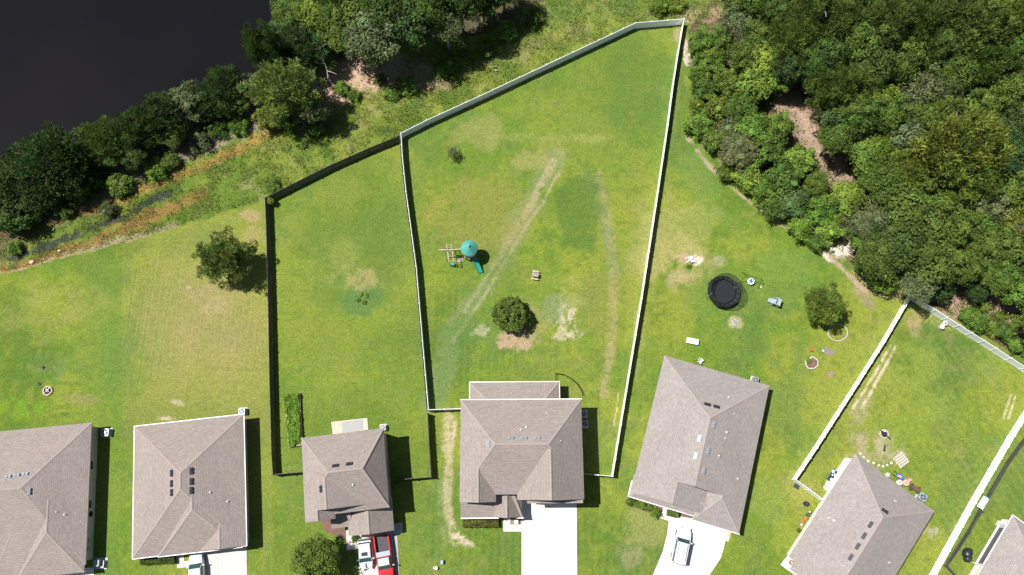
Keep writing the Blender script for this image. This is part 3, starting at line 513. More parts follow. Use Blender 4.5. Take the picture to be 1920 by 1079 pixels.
# house five
h = House('one-storey house with a white car parked before its garage, right of the central house', Z1, (1246.2, 667), (1441.7, 723.5), None, M['siding'])
x1 = (h.L(1441.7, 723.5)[0]+h.L(1386.5, 1001.6)[0])/2; yb = (h.L(1386.5, 1001.6)[1]+h.L(1300, 975)[1])/2; x0 = 0
zr = 5.1; p, q = h.L(1330.9, 784.3, zr), h.L(1303.8, 913, zr); rx = (p[0]+q[0])/2
h.hip(0, q[1], x1, 0, Z1, zr, 'y', rx, q[1], p[1])
d0 = h.L(1190, 925)[1]; dx = h.L(1266.5, 920, 4.3)[0]; zd = Z1+(zr-Z1)*dx/rx; h.hip(-.02, d0, 2*dx+.5, q[1]+3, Z1, zd, 'y', dx, d0, q[1]+.1, wall=False, caps=(0,)*4)
ga = h.L(1356.7, 935, 4.3); gx0 = h.L(1299, 975)[0]; zg = Z1+(zr-Z1)*(x1-ga[0])/(x1-rx); h.hip(gx0, yb, x1+.02, q[1]+3, Z1, zg, 'y', ga[0], ga[1], q[1]+.1, 's', wall=False, caps=(1, 1, 0, 0))
h.wall.box(x1/2, q[1]-.2, 0, Z1-.3, x1-.9, 3.4, bottom=False); h.wall.box((gx0+x1)/2, (yb+q[1])/2, 0, Z1-.25, x1-gx0-.84, q[1]-yb-.8, bottom=False)
pa = h.L(1180.5, 931, 2.25); pb = h.L(1300, 968, 2.25); h.hip(pa[0]-.1, pa[1], pb[0]+.4, d0+2.2, 2.2, 3.0, 'x', d0+1.2, pa[0]+1.9, pb[0]+1, 's', wall=False)
h.gut.box(pa[0]-.17, pa[1]+1.0, 2.07, 2.2, .13, 2.0)
h.vent(1326.5, 758.5, 4.5, 'dark', .05); h.vent(1343.5, 763, 4.5, 'dark', .05)
for u, v in ((1338.5, 797), (1328, 845), (1319.5, 883), (1311, 822.5), (1304, 855)): h.vent(u, v, 4.85, 'l', pi/2)
h.pipe(1362, 811, 4.1, .08); h.pipe(1359.5, 822, 4.2, .05); h.pipe(1347.5, 855, 4.3, .06); h.pipe(1366, 745, 3.7, .06); h.pipe(1375.5, 777, 3.4, .04); h.pipe(1383, 898, 3.6, .06)
h.done(M['shingle2'])
# house six
h = House('one-storey house turned askew with a white left wall, inside the lower right white fence', Z1, (1606, 852), (1752.4, 959.3), None, M['siding_w'])
x1 = h.L(1752.4, 959.3)[0]; c = h.L(1478, 1043); yb = c[1]-.3; x0 = min(0, c[0]/2)
zr = 5.2; p = h.L(1655.7, 970.8, zr); yb += .3; h.hip(x0, yb, x1, 0, Z1, zr, 'y', p[0], yb, p[1], '')
f = h.L(1541, 1066, 3.8); h.hip(f[0]-2.6, yb-1.2, f[0]+2.6, yb+4, Z1+.05, 3.9, 'y', f[0], yb-1.2, yb+2.2, wall=False, caps=(0,)*4)
for u, v in ((1632, 984), (1620, 1005), (1608, 1024.5), (1595, 1045)): h.vent(u, v, 4.85, 'dark', pi/2)
h.vent(1659, 958.5, 4.9, 'dark', 0.1); h.pipe(1563.5, 976.5, 3.8); h.pipe(1554, 971, 3.4, .05); h.pipe(1678, 940, 3.6, .05); h.pipe(1666.5, 1055, 4.2, .05)
mb = MB(); a = h.L(1592, 866, 0); mb.box(.1, -1.1, 0, 2.2, .1, .1); mb.box(.1, -5.6, 0, 2.2, .1, .1); mb.box(.14, -3.35, 1.0, 2.15, .06, 4.3); o = mb.build('porch_screen', M['screen'], h.t)
o.location = (x0+.3, 0, 0); h.window(x0+.42, h.L(1536, 958, 1.6)[1], 1.2, 2.0, .7, 'w'); h.gut.box(x0+.2, -3.3, .0, .9, .5, 5.2)
h.done(M['shingle2'])
# house seven
h = House('white-walled house with a screened corner, cut by the lower right corner of the photo', Z1, (1899.5, 967), (1935, 993), None, M['siding_w'])
c = h.L(1833, 1079); x0 = min(0, c[0]*.5); h.hip(x0, -24, 15, 0, Z1, 5.2, 'y', 7.5, -17, -7, 'nw')
mb = MB(); mb.box(x0+.26, -4.6, .75, 2.1, .06, 5.6); mb.build('porch_screen', M['screen'], h.t)
mb = MB(); [mb.box(x0+.1, y, 0, 2.2, .12, .12) for y in (-1.6, -7.6)]; mb.box(x0+.1, -4.6, .55, .72, .16, 6.0); mb.box(x0+.55, -1.2, 0, 2.15, 1.0, .5); mb.build('porch_post', M['gutter'], h.t)
h.window(x0+.42, h.L(1853, 1040, 1.6)[1], 1.0, 2.0, 1.0, 'w')
h.done(M['shingle2'])
# ------------------------------------------------------------------ drives and paths
def slab(name, pts, m, z0=0.0, z1=.05, kind='structure', label=None, joints=()):
    mb = MB(); P = [W(u, v, z1) for u, v in pts]; mb.prism([(p.x, p.y) for p in P], -.1, z1); o = mb.build(name, m)
    if kind: o['kind'] = kind
    if label: o['label'] = label
    for a, b in joints:
        p, q = W(*a, z1), W(*b, z1); d = q-p; mj = MB(); mj.box((p.x+q.x)/2, (p.y+q.y)/2, z1-.01, z1+.004, d.length, .045, atan2(d.y, d.x)); mj.build('joint', M['joint'], o)
    return o
slab('driveway', [(978, 930), (1081, 930), (1083, 1160), (978, 1160)], M['concrete_w'], joints=[((1030, 940), (1031, 1150)), ((978, 1061), (1082, 1061)), ((979, 993), (1081, 993))], label='wide white concrete drive of the central house')
slab('walkway', [(944, 965), (956.5, 965), (956.5, 984), (977.8, 984), (977.8, 997), (944, 997)], M['concrete_w'], z1=.046)
slab('driveway', [(383, 1035), (462, 1018), (464, 1160), (362, 1160)], M['concrete'], joints=[((410, 1030), (409, 1150))], label='pale concrete drive of the second house')
slab('walkway', [(331, 1035), (345, 1035), (345, 1053), (362, 1051), (362, 1062), (332, 1066)], M['concrete'], z1=.046)
slab('driveway', [(671, 1000), (736, 990), (746, 1160), (676, 1160)], M['concrete'], label='concrete drive under the two cars')
slab('driveway_edge', [(736.3, 985), (744, 985), (753, 1160), (746.3, 1160)], M['gravel'], z1=.046)
slab('walkway', [(648.5, 992), (660, 992), (660, 1019), (671, 1017), (671, 1029), (650, 1033)], M['concrete'], z1=.046)
slab('driveway', [(1255, 965), (1366, 985), (1362, 1008), (1352, 1046), (1330, 1079), (1310, 1110), (1290, 1180), (1185, 1180), (1224, 1079), (1243, 1034), (1251, 1002), (1254, 978)], M['concrete_w'], joints=[((1243, 1034), (1356, 1036))], label='flared white concrete drive of the fifth house')
slab('walkway', [(1243, 953), (1262, 955), (1262, 967), (1254, 977), (1238, 972)], M['concrete_w'], z1=.046)
slab('walkway', [(1463.5, 1059.5), (1480, 1038), (1545, 1075), (1560, 1100), (1520, 1100)], M['concrete_w'], z1=.10, label='pale front walk of the askew house')
slab('path_slab', [(1362, 1004), (1369, 1006), (1366, 1016), (1361, 1014)], M['stone'], z1=.04)
slab('driveway', [(158, 1066), (176, 1064), (174, 1160), (60, 1160), (60, 1080)], M['concrete_w'], label='strip of concrete drive of the first house')
slab('planting_bed', [(600, 972), (626, 972), (640, 990), (648, 992), (648, 1010), (624, 1003), (606, 994)], M['soil'], z1=.03)
slab('planting_bed', [(955.8, 964), (978.2, 964), (978.2, 985), (955.8, 985)], M['asphalt'], z1=.03); slab('planting_bed', [(1274, 960), (1300, 964), (1296, 977), (1270, 970)], M['soil'], z1=.03)
slab('planting_bed', [(1175, 936), (1262, 955), (1258, 965), (1225, 965), (1172, 945)], M['soil'], z1=.03)

# ------------------------------------------------------------------ fences
def fence(label, runs, h, kind, pw=1.83, skip=()):
    p0 = W(*runs[0][0], h); t = thing('fence', label, 'fence', (p0.x, p0.y, 0)); npost = 0
    for run in runs:
        pts = [W(u, v, h)-p0 for u, v in run]; P = [Vector((p.x, p.y, 0)) for p in pts]
        for a, b in zip(P, P[1:]):
            d = b-a; L = d.length; n = max(1, round(L/pw)); r = atan2(d.y, d.x); R = random.Random(int(L*100))
            for i in range(n):
                m = a+d*((i+.5)/n); w = L/n; mb = MB(); jr = r+R.uniform(-.006, .006); dz = R.uniform(-.012, .012)
                if kind == 'vinyl':
                    mb.box(m.x, m.y, .05, h-.12, w-.1, .04, jr); mb.box(m.x, m.y, h-.14+dz, h-.02+dz, w-.09, .06, jr); mb.box(m.x, m.y, .06, .2, w-.09, .06, jr)
                    nb = 8
                    for k in range(1, nb): q = a+d*((i+k/nb)/n); mb.box(q.x, q.y, .2, h-.141, .012, .05, r)
                    mm = M['white']
                elif kind == 'wood':
                    nb = 10
                    for k in range(nb): q = a+d*((i+(k+.5)/nb)/n); mb.box(q.x, q.y, .04, h-.06+R.uniform(-.03, .03), w/nb-.012, .03, jr+R.uniform(-.02, .02))
                    s = Vector((-sin(r), cos(r), 0))*.045
                    for zz in (.3, .85, h-.3): mb.box(m.x-s.x, m.y-s.y, zz, zz+.09, w-.02, .04, r)
                    mm = M['wood_d']
                else:
                    nb = 22
                    for k in range(nb): q = a+d*((i+(k+.5)/nb)/n); mb.box(q.x, q.y, .05, h-.03, .05, .03, r)
                    for zz in (.15, h-.2, h-.05): mb.box(m.x, m.y, zz, zz+.035, w-.04, .03, r)
                    mm = M['iron']
                mb.build('panel', mm, t)
                mb = MB(); q = a+d*(i/n); pz = h+(.06 if kind == 'vinyl' else .02); s = .14 if kind != 'iron' else .06
                mb.box(q.x, q.y, 0, pz, s, s, r); mb.box(q.x, q.y, pz+.001, pz+.06, s+.03, s+.03, r, top=.35); mb.build('post', M['white'] if kind == 'vinyl' else (M['wood_d'] if kind == 'wood' else M['iron']), t)
        q = P[-1]; mb = MB(); mb.box(q.x, q.y, 0, h+.04, .11, .11); mb.build('post', M['white'] if kind == 'vinyl' else (M['wood_d'] if kind == 'wood' else M['iron']), t)
    return t
HF = 1.6
fence('dark wooden fence backing the left side of the long white fence', [[(800, 768), (789.5, 640), (777.5, 500), (758.5, 360), (751.5, 293), (749.5, 258)]], 1.56, 'wood', 2.44)
fence('long white vinyl fence around the big central back yard', [[(865, 766.5), (803, 768.5), (792, 640), (780, 500), (761, 360), (754, 293), (751.5, 250), (800, 225.5), (900, 180), (1000, 133), (1100, 86), (1192, 43), (1283, 35.5), (1272, 100), (1263, 158), (1253, 234), (1234.5, 360), (1204, 560), (1175, 735), (1149, 893.5), (1095, 889)]], HF, 'vinyl', 2.44)
fence('dark weathered wooden fence around the second back yard', [[(567, 885.5), (511, 890.5), (508.5, 850), (505, 720), (502, 560), (499, 440), (496.5, 371), (560, 339), (620, 309), (690, 278), (749, 254)], [(801.5, 776), (804, 830), (808, 895), (735, 901)]], 1.6, 'wood', 2.44)
fence('white vinyl fence around the lower right yard with the patio pavers', [[(1545, 938), (1493, 900), (1533, 840), (1610, 720), (1660, 641), (1711, 553), (1800, 610), (1870, 654), (1925, 690), (1990, 735)], [(1950, 744), (1903, 818), (1830, 944), (1756, 1079), (1710, 1160)]], HF, 'vinyl', 1.9)
fence('low black picket fence beside the white fence in the lower right corner', [[(1965, 772), (1921, 832), (1895, 868), (1862, 925), (1838, 968), (1820, 1000), (1800, 1030), (1778, 1062), (1800, 1085)]], 1.15, 'iron', 2.2)

# ------------------------------------------------------------------ heating and cooling units
def ac_unit(u, v, label, sz=.85, rz=0.0, pad=M['concrete'], body=M['ac'], hh=.75, ru=None):
    p = W(u, v, hh); t = thing('air_conditioner', label, 'air conditioner', (p.x, p.y, 0), rz, 'air conditioners beside the houses'); mb = MB(); mb.box(0, 0, 0, .08, sz+.25, sz+.25); mb.build('pad', pad, t)
    mb = MB(); k = sz/2-.1; mb.prism([(k+.1, -k), (k+.1, k), (k, k+.1), (-k, k+.1), (-k-.1, k), (-k-.1, -k), (-k, -k-.1), (k, -k-.1)], .08, hh); mb.build('casing', body, t)
    mb = MB(); mb.lathe(0, 0, [(sz*.4, hh+.004), (sz*.4, hh+.03), (sz*.36, hh+.03), (sz*.36, hh+.006), (0, hh+.006)], 20); mb.build('fan_well', M['ac_d'], t)
    mb = MB(); mb.lathe(0, 0, [(sz*.12, hh+.02), (sz*.12, hh+.05), (0, hh+.05)], 12)
    for a in range(4): mb.box(cos(a*pi/2+.4)*sz*.22, sin(a*pi/2+.4)*sz*.22, hh+.018, hh+.03, sz*.24, .12, a*pi/2+.4)
    mb.build('fan', M['ac'], t); return t
ac_unit(196.5, 811, 'grey air conditioner in the shade at the top right corner of the far left house', 1.0)
ac_unit(453, 771.5, 'round topped air conditioner at the upper right corner of the second house', .85, .1)
ac_unit(717.5, 802, 'air conditioner on a small pad at the upper right corner of the two-storey pickup house', .75, .1, M['stone_w'], M['ac_l'])
ac_unit(1095, 776, 'upper of the two pale air conditioners in the shade of the central house', .8, 0, M['stone_w'], M['ac_l'])
ac_unit(1096.5, 795.5, 'lower of the two pale air conditioners in the shade of the central house', .8, 0, M['stone_w'], M['ac_l'])
ac_unit(1417, 712.5, 'air conditioner showing above the top right eave of the fifth house', .8, -.27, M['stone_w'], M['ac'])
ac_unit(1731, 932.5, 'blue grey air conditioner beside the cable reel at the askew house', .95, -.6, M['stone_w'], M['grey_p'])
def equip(u, v, label, s=1.0):
    p = W(u, v, .6); t = thing('utility_cabinet', label, 'cabinet', (p.x, p.y, 0), .05); mb = MB(); mb.box(0, 0, 0, .07, 1.5*s, 1.4*s); mb.build('pad', M['stone_w'], t)
    mb = MB(); mb.box(-.2, .15, .07, .95, .7*s, .75*s); mb.box(-.2, .15, .955, 1.0, .76*s, .8*s, top=.9); mb.build('casing', M['grey_p'], t); mb = MB(); mb.box(.35*s, -.05, .07, .5, .35, .9*s); mb.build('side_box', M['ac'], t)
equip(186, 1058, 'blue grey cabinet at the lower right corner of the far left house'); equip(743, 992, 'grey cabinet beside the garage of the pickup house')

# ------------------------------------------------------------------ vehicles
def car(label, name, cat, p, rz, L, Wd, paint, belt, roofz, st, cab, roofm=None, extras=None, hood=None):
    # st: list of (x, halfwidth, z top) nose at +x ; cab: (xf0, xf1, xr1, xr0) windscreen base/top, rear window top/base
    t = thing(name, label, cat, (p[0], p[1], 0), rz); mb = MB(); secs = []
    for x, hw, zt in st: secs.append([(x, -hw*.94, .28), (x, -hw, .5), (x, -hw*.985, zt-.16), (x, -hw*.88, zt-.02), (x, -hw*.5, zt+.01), (x, 0, zt+.025), (x, hw*.5, zt+.01), (x, hw*.88, zt-.02), (x, hw*.985, zt-.16), (x, hw, .5), (x, hw*.94, .28)])
    for A, B in zip(secs, secs[1:]):
        for k in range(10): mb.face([A[k], A[k+1], B[k+1], B[k]])
        mb.face([A[0], B[0], B[10], A[10]])
    mb.face(secs[0]); mb.face(secs[-1][::-1]); mb.build('body', paint, t, True)
    xf0, xf1, xr1, xr0 = cab; w0, w1 = Wd/2*.93, Wd/2*.8
    g = MB(); b4 = [(xf0, w0*.86), (xf0-.25, w0), (xr0+.2, w0), (xr0, w0*.8)]; t4 = [(xf1, w1*.9), (xf1-.15, w1), (xr1+.12, w1), (xr1, w1*.86)]
    B = [(x, -y, belt) for x, y in b4]+[(x, y, belt) for x, y in b4[::-1]]; T = [(x, -y, roofz-.06) for x, y in t4]+[(x, y, roofz-.06) for x, y in t4[::-1]]
    for k in range(8): g.face([B[k], B[(k+1) % 8], T[(k+1) % 8], T[k]])
    g.build('window_glass', M['wglass'], t)
    r = MB(); U = [(x*1.0, y, roofz-.06) for x, y, _ in T]; V2 = [(xr1+(x-xr1)*.96+.03, y*.9, roofz) for x, y, _ in T]; r.face(V2)
    for k in range(8): r.face([U[k], U[(k+1) % 8], V2[(k+1) % 8], V2[k]])
    for sy in (-1, 1):
        for xb, xt in ((xf0-.12, xf1-.07), (xr0+.1, xr1+.06), ((xf0+xr0)/2, (xf1+xr1)/2)): r.tube([(xb, sy*w0*.97, belt), (xt, sy*w1*.98, roofz-.04)], .045, 5)
    r.build('roof', roofm or paint, t, True)
    for sx in (L*.31, -L*.31):
        for sy in (-1, 1):
            w = MB(); w.lathe(0, 0, [(.2, -.11), (.31, -.11), (.35, -.07), (.35, .07), (.31, .11), (.2, .11)], 20); o = w.build('wheel', M['tyre'], t); o.location = (sx, sy*(Wd/2-.11), .35); o.rotation_euler = (pi/2, 0, 0)
            q = MB(); q.lathe(0, 0, [(.2, -.1), (.06, -.07), (0, -.07)], 12); q.lathe(0, 0, [(.2, .1), (.06, .07), (0, .07)], 12); q.build('rim', M['rim'], o)
    for sy in (-1, 1):
        w = MB(); w.box(xf0-.35, sy*(Wd/2+.1), belt-.05, belt+.12, .14, .24, sy*.3); w.tube([(xf0-.33, sy*(Wd/2-.1), belt), (xf0-.33, sy*(Wd/2+.05), belt)], .03); w.build('wing_mirror', roofm if roofm == M['black'] else paint, t)
        w = MB(); w.box(st[-2][0]+.08, sy*st[-2][1]*.8, st[-2][2]-.22, st[-2][2]-.03, .2, .34, -sy*.4); w.build('headlight', M['lamp_c'], t)
        w = MB(); w.box(st[0][0]+.05, sy*st[0][1]*.86, st[0][2]-.3, st[0][2]-.12, .16, .24); w.build('tail_light', M['lamp_r'], t)
    return t
def suv_st(L, w, hz, bz): return [(-L/2, w*.39, bz-.25), (-L/2+.1, w*.46, bz-.1), (-L/2+.5, w*.5, bz), (0, w*.5, bz), (L*.2, w*.5, bz-.01), (L*.3, w*.495, hz+.04), (L*.42, w*.46, hz-.06), (L*.475, w*.38, hz-.2), (L/2, w*.26, hz-.34)]
a, b = W(1249+9, 1058, 1), W(1291-4, 993, 1)
c1, c2 = W(671/6.027+1160, 958/6.027+900, .9), W(752/6.027+1160, 545/6.027+900, .7); d = c2-c1; L = d.length; cc = (c1+c2)/2
t = car('white station car on the flared white drive of the fifth house, windscreen facing the garage', 'parked_car', 'car', cc, atan2(d.y, d.x), L, 1.95, M['paint_w'], 1.05, 1.72, suv_st(L, 1.95, .98, 1.1), (L*.22, L*.11, -L*.455, -L*.485))
for sy in (-1, 1): mb = MB(); mb.box(-L*.14, sy*.58, 1.725, 1.76, L*.44, .05); mb.build('roof_rack', M['black'], t)
# white car, second house, nose to the garage
p = W(368, 1071, .9); r_ = ang(369, 1075, 367, 1040)
t = car('white hatchback with green-tinted windscreen, nose to the garage of the second house', 'parked_car', 'car', p, r_, 4.6, 1.85, M['paint_w'], 1.0, 1.55, suv_st(4.6, 1.85, .95, 1.03), (.95, .35, -1.5, -2.1))
# white coupe with black sunroof and bonnet stripe, nose down
q1, q2 = W(637/0+0 if False else 682.5, 1010, .8), W(688, 1067, .6); d = q2-q1; L = d.length
t = car('white coupe with dark sunroof and black bonnet stripe, parked left of the red pickup', 'parked_car', 'car', (q1+q2)/2, atan2(d.y, d.x), L, 1.88, M['paint_w'], .95, 1.36, [(-L/2, .74, .72), (-L/2+.12, .86, .96), (-L/2+.6, .94, 1.0), (0, .93, .96), (L*.16, .94, .96), (L*.3, .93, .93), (L*.42, .86, .85), (L*.475, .7, .74), (L/2, .5, .62)], (L*.27, L*.13, -L*.335, -L*.385))
mb = MB(); mb.box(L*.0, 0, 1.355, 1.368, .46, .8); mb.build('sunroof', M['glass'], t); mb = MB(); mb.box(L*.37, .0, .9, .955, L*.17, .16, ty=0); mb.build('bonnet_stripe', M['black'], t)
mb = MB(); mb.box(-L*.455, 0, 1.06, 1.1, .22, 1.5); [mb.box(-L*.455, y, .95, 1.06, .1, .05) for y in (-.6, .6)]; mb.build('spoiler', M['black'], t)
# red pickup, nose down
q1, q2 = W(714, 1003, .9), W(727, 1094, .9); d = q2-q1; L = 5.9; cx, cy = (q1+d.normalized()*L/2)[0], (q1+d.normalized()*L/2)[1]; r_ = atan2(d.y, d.x)
t = thing('pickup_truck', 'red pickup with white cab roof and grey toolbox across its open bed', 'pickup truck', (cx, cy, 0), r_)
mb = MB(); WB = 1.0
st = [(-.25, WB, 1.12), (.0, WB, 1.12), (1.0, WB, 1.12), (1.25, WB, 1.12), (2.0, WB*.98, 1.1), (2.6, WB*.95, 1.04), (2.9, WB*.86, .9), (2.95, WB*.84, .6)]; secs = []
for x, hw, zt in st: secs.append([(x, -hw*.96, .4), (x, -hw, .6), (x, -hw*.985, zt-.14), (x, -hw*.86, zt), (x, 0, zt+.04), (x, hw*.86, zt), (x, hw*.985, zt-.14), (x, hw, .6), (x, hw*.96, .4)])
for A, B in zip(secs, secs[1:]):
    for k in range(8): mb.face([A[k], A[k+1], B[k+1], B[k]])
    mb.face([A[0], B[0], B[8], A[8]])
mb.face(secs[0]); mb.face(secs[-1][::-1]); mb.build('body', M['paint_r'], t, True)
mb = MB(); mb.box(-1.6, .93, .5, 1.15, 2.68, .14); mb.box(-1.6, -.93, .5, 1.15, 2.68, .14); mb.box(-2.92, 0, .5, 1.12, .08, 1.7)
for sy in (-1, 1): mb.box(-1.75, sy*1.03, .55, .95, 1.0, .1, top=.8)
mb.build('bed_side', M['paint_r'], t); mb = MB(); mb.box(-1.6, 0, .5, .62, 2.6, 1.7); [mb.box(-1.6, y, .62, .64, 2.58, .07) for y in [k*.18-.72 for k in range(9)]]; mb.build('bed_floor', M['liner'], t)
mb = MB(); mb.box(-.58, 0, .9, 1.27, .58, 1.72); mb.box(-.58, 0, 1.27, 1.3, .6, 1.76); mb.build('toolbox', M['silver'], t)
g = MB(); B = [(1.35, -.8, 1.1), (1.35, .8, 1.1), (-.2, .88, 1.1), (-.2, -.88, 1.1)]; T = [(.78, -.68, 1.66), (.78, .68, 1.66), (-.1, .72, 1.66), (-.1, -.72, 1.66)]
for k in range(4): g.face([B[k], B[(k+1) % 4], T[(k+1) % 4], T[k]])
g.build('window_glass', M['wglass'], t); mb = MB(); mb.box(.34, 0, 1.66, 1.74, .92, 1.44, top=.93); mb.build('roof', M['paint_w'], t)
mb = MB(); [mb.tube([(1.33, s*.8, 1.1), (.78, s*.69, 1.68)], .05) for s in (-1, 1)]; [mb.tube([(-.18, s*.86, 1.1), (-.1, s*.71, 1.68)], .06) for s in (-1, 1)]; mb.build('pillar', M['paint_r'], t)
for s in (-1, 1): mb = MB(); mb.box(.95, s*1.12, 1.1, 1.36, .1, .24); mb.build('wing_mirror', M['paint_w'], t); mb = MB(); mb.box(2.86, s*.66, .72, .9, .12, .34); mb.build('headlight', M['lamp_c'], t)
for sx in (1.95, -1.75):
    for sy in (-1, 1):
        w = MB(); w.lathe(0, 0, [(.2, -.13), (.33, -.13), (.38, -.08), (.38, .08), (.33, .13), (.2, .13)], 18); o = w.build('wheel', M['tyre'], t); o.location = (sx, sy*.88, .38); o.rotation_euler = (pi/2, 0, 0); q = MB(); q.lathe(0, 0, [(.2, -.1), (0, -.07)], 10); q.lathe(0, 0, [(.2, .1), (0, .07)], 10); q.build('rim', M['rim'], o)

# ------------------------------------------------------------------ back yard things
p = W(882, 477); t = thing('playset', 'wooden play tower with green conical roof, green slide and swing beam', 'playset', (p.x, p.y, 0), ang(882, 478, 835, 480)+pi)
# local +x to the right in the picture
mb = MB(); [mb.box(sx*.72, sy*.72, 0, 3.0, .12, .12) for sx in (-1, 1) for sy in (-1, 1)]; mb.build('tower_frame', M['wood_g'], t)
mb = MB(); [mb.box(0, k*.2-.8, 1.45, 1.5, 1.7, .18) for k in range(9)]; mb.build('deck', M['wood_g'], t)
mb = MB(); n = 24
for k in range(n):
    a0, a1 = 2*pi*k/n, 2*pi*(k+.85)/n; mb.face([(.95*cos(a0), .95*sin(a0), 1.5), (.95*cos(a1), .95*sin(a1), 1.5), (.95*cos(a1), .95*sin(a1), 2.35), (.95*cos(a0), .95*sin(a0), 2.35)])
mb.lathe(0, 0, [(.9, 1.5), (.9, 2.3), (.98, 2.3), (.98, 1.5)], 24); mb.build('turret_wall', M['pink'], t)
mb = MB(); mb.lathe(0, 0, [(1.16, 3.0), (1.2, 2.95), (1.0, 3.16), (.96, 3.2), (.76, 3.38), (.72, 3.44), (.5, 3.62), (.46, 3.68), (.24, 3.84), (.2, 3.9), (.06, 4.02), (0, 4.04)], 32); mb.build('roof', M['teal_r'], t, False)
mb = MB(); mb.lathe(0, 0, [(.1, 4.0), (.14, 4.1), (.08, 4.24), (0, 4.3)], 12); mb.build('finial', M['lblue'], t)
def R3(dx, dy): return (dx, dy)
sl_ = MB(); P0, P1 = Vector((.45, -.75, 1.5)), Vector((1.30, -2.75, .28)); d = (P1-P0); nx = Vector((-d.y, d.x, 0)).normalized()*.27; pts = [P0+d*(k/8)+Vector((0, 0, .18*math.sin(pi*k/8)*-.6)) for k in range(9)]+[P1+d*.08]
for A, B in zip(pts, pts[1:]):
    up = Vector((0, 0, .2)); sl_.face([A-nx, A+nx, B+nx, B-nx]); sl_.face([A-nx*1.12+up, A-nx, B-nx, B-nx*1.12+up]); sl_.face([A+nx, A+nx*1.12+up, B+nx*1.12+up, B+nx]); sl_.face([A-nx*1.3+up, A-nx*1.12+up, B-nx*1.12+up, B-nx*1.3+up]); sl_.face([A+nx*1.12+up, A+nx*1.3+up, B+nx*1.3+up, B+nx*1.12+up])
sl_.build('slide', M['teal'], t, True)
mb = MB(); mb.box(-2.35, .08, 2.3, 2.42, 3.9, .12, .0); mb.build('swing_beam', M['wood_t'], t)
mb = MB(); [mb.tube([(-3.55, .1, 2.36), (-3.55+o, .1+s, 0)], .06) for s, o in ((1.0, -.1), (-1.0, .1))]; mb.build('beam_leg', M['wood_t'], t)
mb = MB()
for x in (-3.25, -2.58): mb.tube([(x, 1.0, 2.05), (x+.3, -1.6, 2.05)], .05, 5); mb.tube([(x, 1.0, 2.05), (x, 1.0, 0)], .05, 5); mb.tube([(x+.3, -1.6, 2.05), (x+.3, -1.6, 0)], .05, 5)
for k in range(8): y = .85-k*.33; mb.tube([(-3.25+.035*k, y, 2.05), (-2.58+.035*k, y, 2.05)], .025, 5)
mb.build('monkey_bars', M['wood_t'], t)
mb = MB(); mb.box(-2.6, -1.5, .4, .5, .55, .4); mb.tube([(-2.85, -1.5, .5), (-2.85, -1.35, 2.0)], .015, 4); mb.tube([(-2.35, -1.5, .5), (-2.35, -1.35, 2.0)], .015, 4); mb.build('swing_seat', M['teal'], t)
for x in (-1.75, -1.15): mb = MB(); mb.box(x, -.3, .42, .5, .42, .2); mb.tube([(x-.19, -.3, .5), (x-.19, .08, 2.32)], .012, 4); mb.tube([(x+.19, -.3, .5), (x+.19, .08, 2.32)], .012, 4); mb.build('swing_seat', M['black'], t)
mb = MB(); mb.box(-1.6, -.9, .0, .06, 1.0, .5, .3); [mb.box(0, y, .9+.0, .98, 1.5, .1) for y in (-.8, .8)]; mb.build('sandbox_board', M['wood_g'], t)
# trampoline
p = W(1357, 547, .9); t = thing('trampoline', 'large round black trampoline with a safety net on the fifth lawn', 'trampoline', (p.x, p.y, 0)); R_ = 2.25
mb = MB(); mb.lathe(0, 0, [(R_*.74, .9), (0, .895)], 40); mb.build('mat', M['mesh_b'], t)
mb = MB(); mb.lathe(0, 0, [(R_*.78, .86), (R_*.8, .96), (R_, .96), (R_+.04, .86), (R_*.8, .84)], 40); mb.build('spring_cover', M['mesh_b'], t)
mb = MB(); mb.tube([(R_*cos(a*pi/24), R_*sin(a*pi/24), .86) for a in range(49)], .04, 6); mb.build('rim_frame', M['ac'], t)
for k in range(6):
    a = k*pi/3+.3; mb = MB(); mb.tube([(R_*1.02*cos(a), R_*1.02*sin(a), 0), (R_*1.03*cos(a), R_*1.03*sin(a), 1.7), (R_*.98*cos(a), R_*.98*sin(a), 2.6)], .035, 6); mb.build('net_pole', M['ac'] if k % 2 else M['blackm'], t)
    mb = MB(); mb.tube([(R_*cos(a-.2), R_*sin(a-.2), .86), (R_*1.05*cos(a-.2), R_*1.05*sin(a-.2), .05), (R_*1.05*cos(a+.2), R_*1.05*sin(a+.2), .05), (R_*cos(a+.2), R_*sin(a+.2), .86)], .03, 5); mb.build('leg', M['blackm'], t)
mb = MB(); mb.lathe(0, 0, [(R_*1.0, .93), (R_*1.02, 1.7), (R_*.98, 2.6)], 48); mb.build('net', M['net'], t)
mb = MB(); mb.tube([(R_*.98*cos(a*pi/24), R_*.98*sin(a*pi/24), 2.6) for a in range(49)], .025, 5); mb.build('net_hoop', M['blackm'], t)
mb = MB(); [mb.box(R_*.9*cos(a), R_*.9*sin(a), .95, .972, .4, .012, a) for a in [k*pi/9 for k in range(18)]]; mb.build('seam', M['ac'], t)
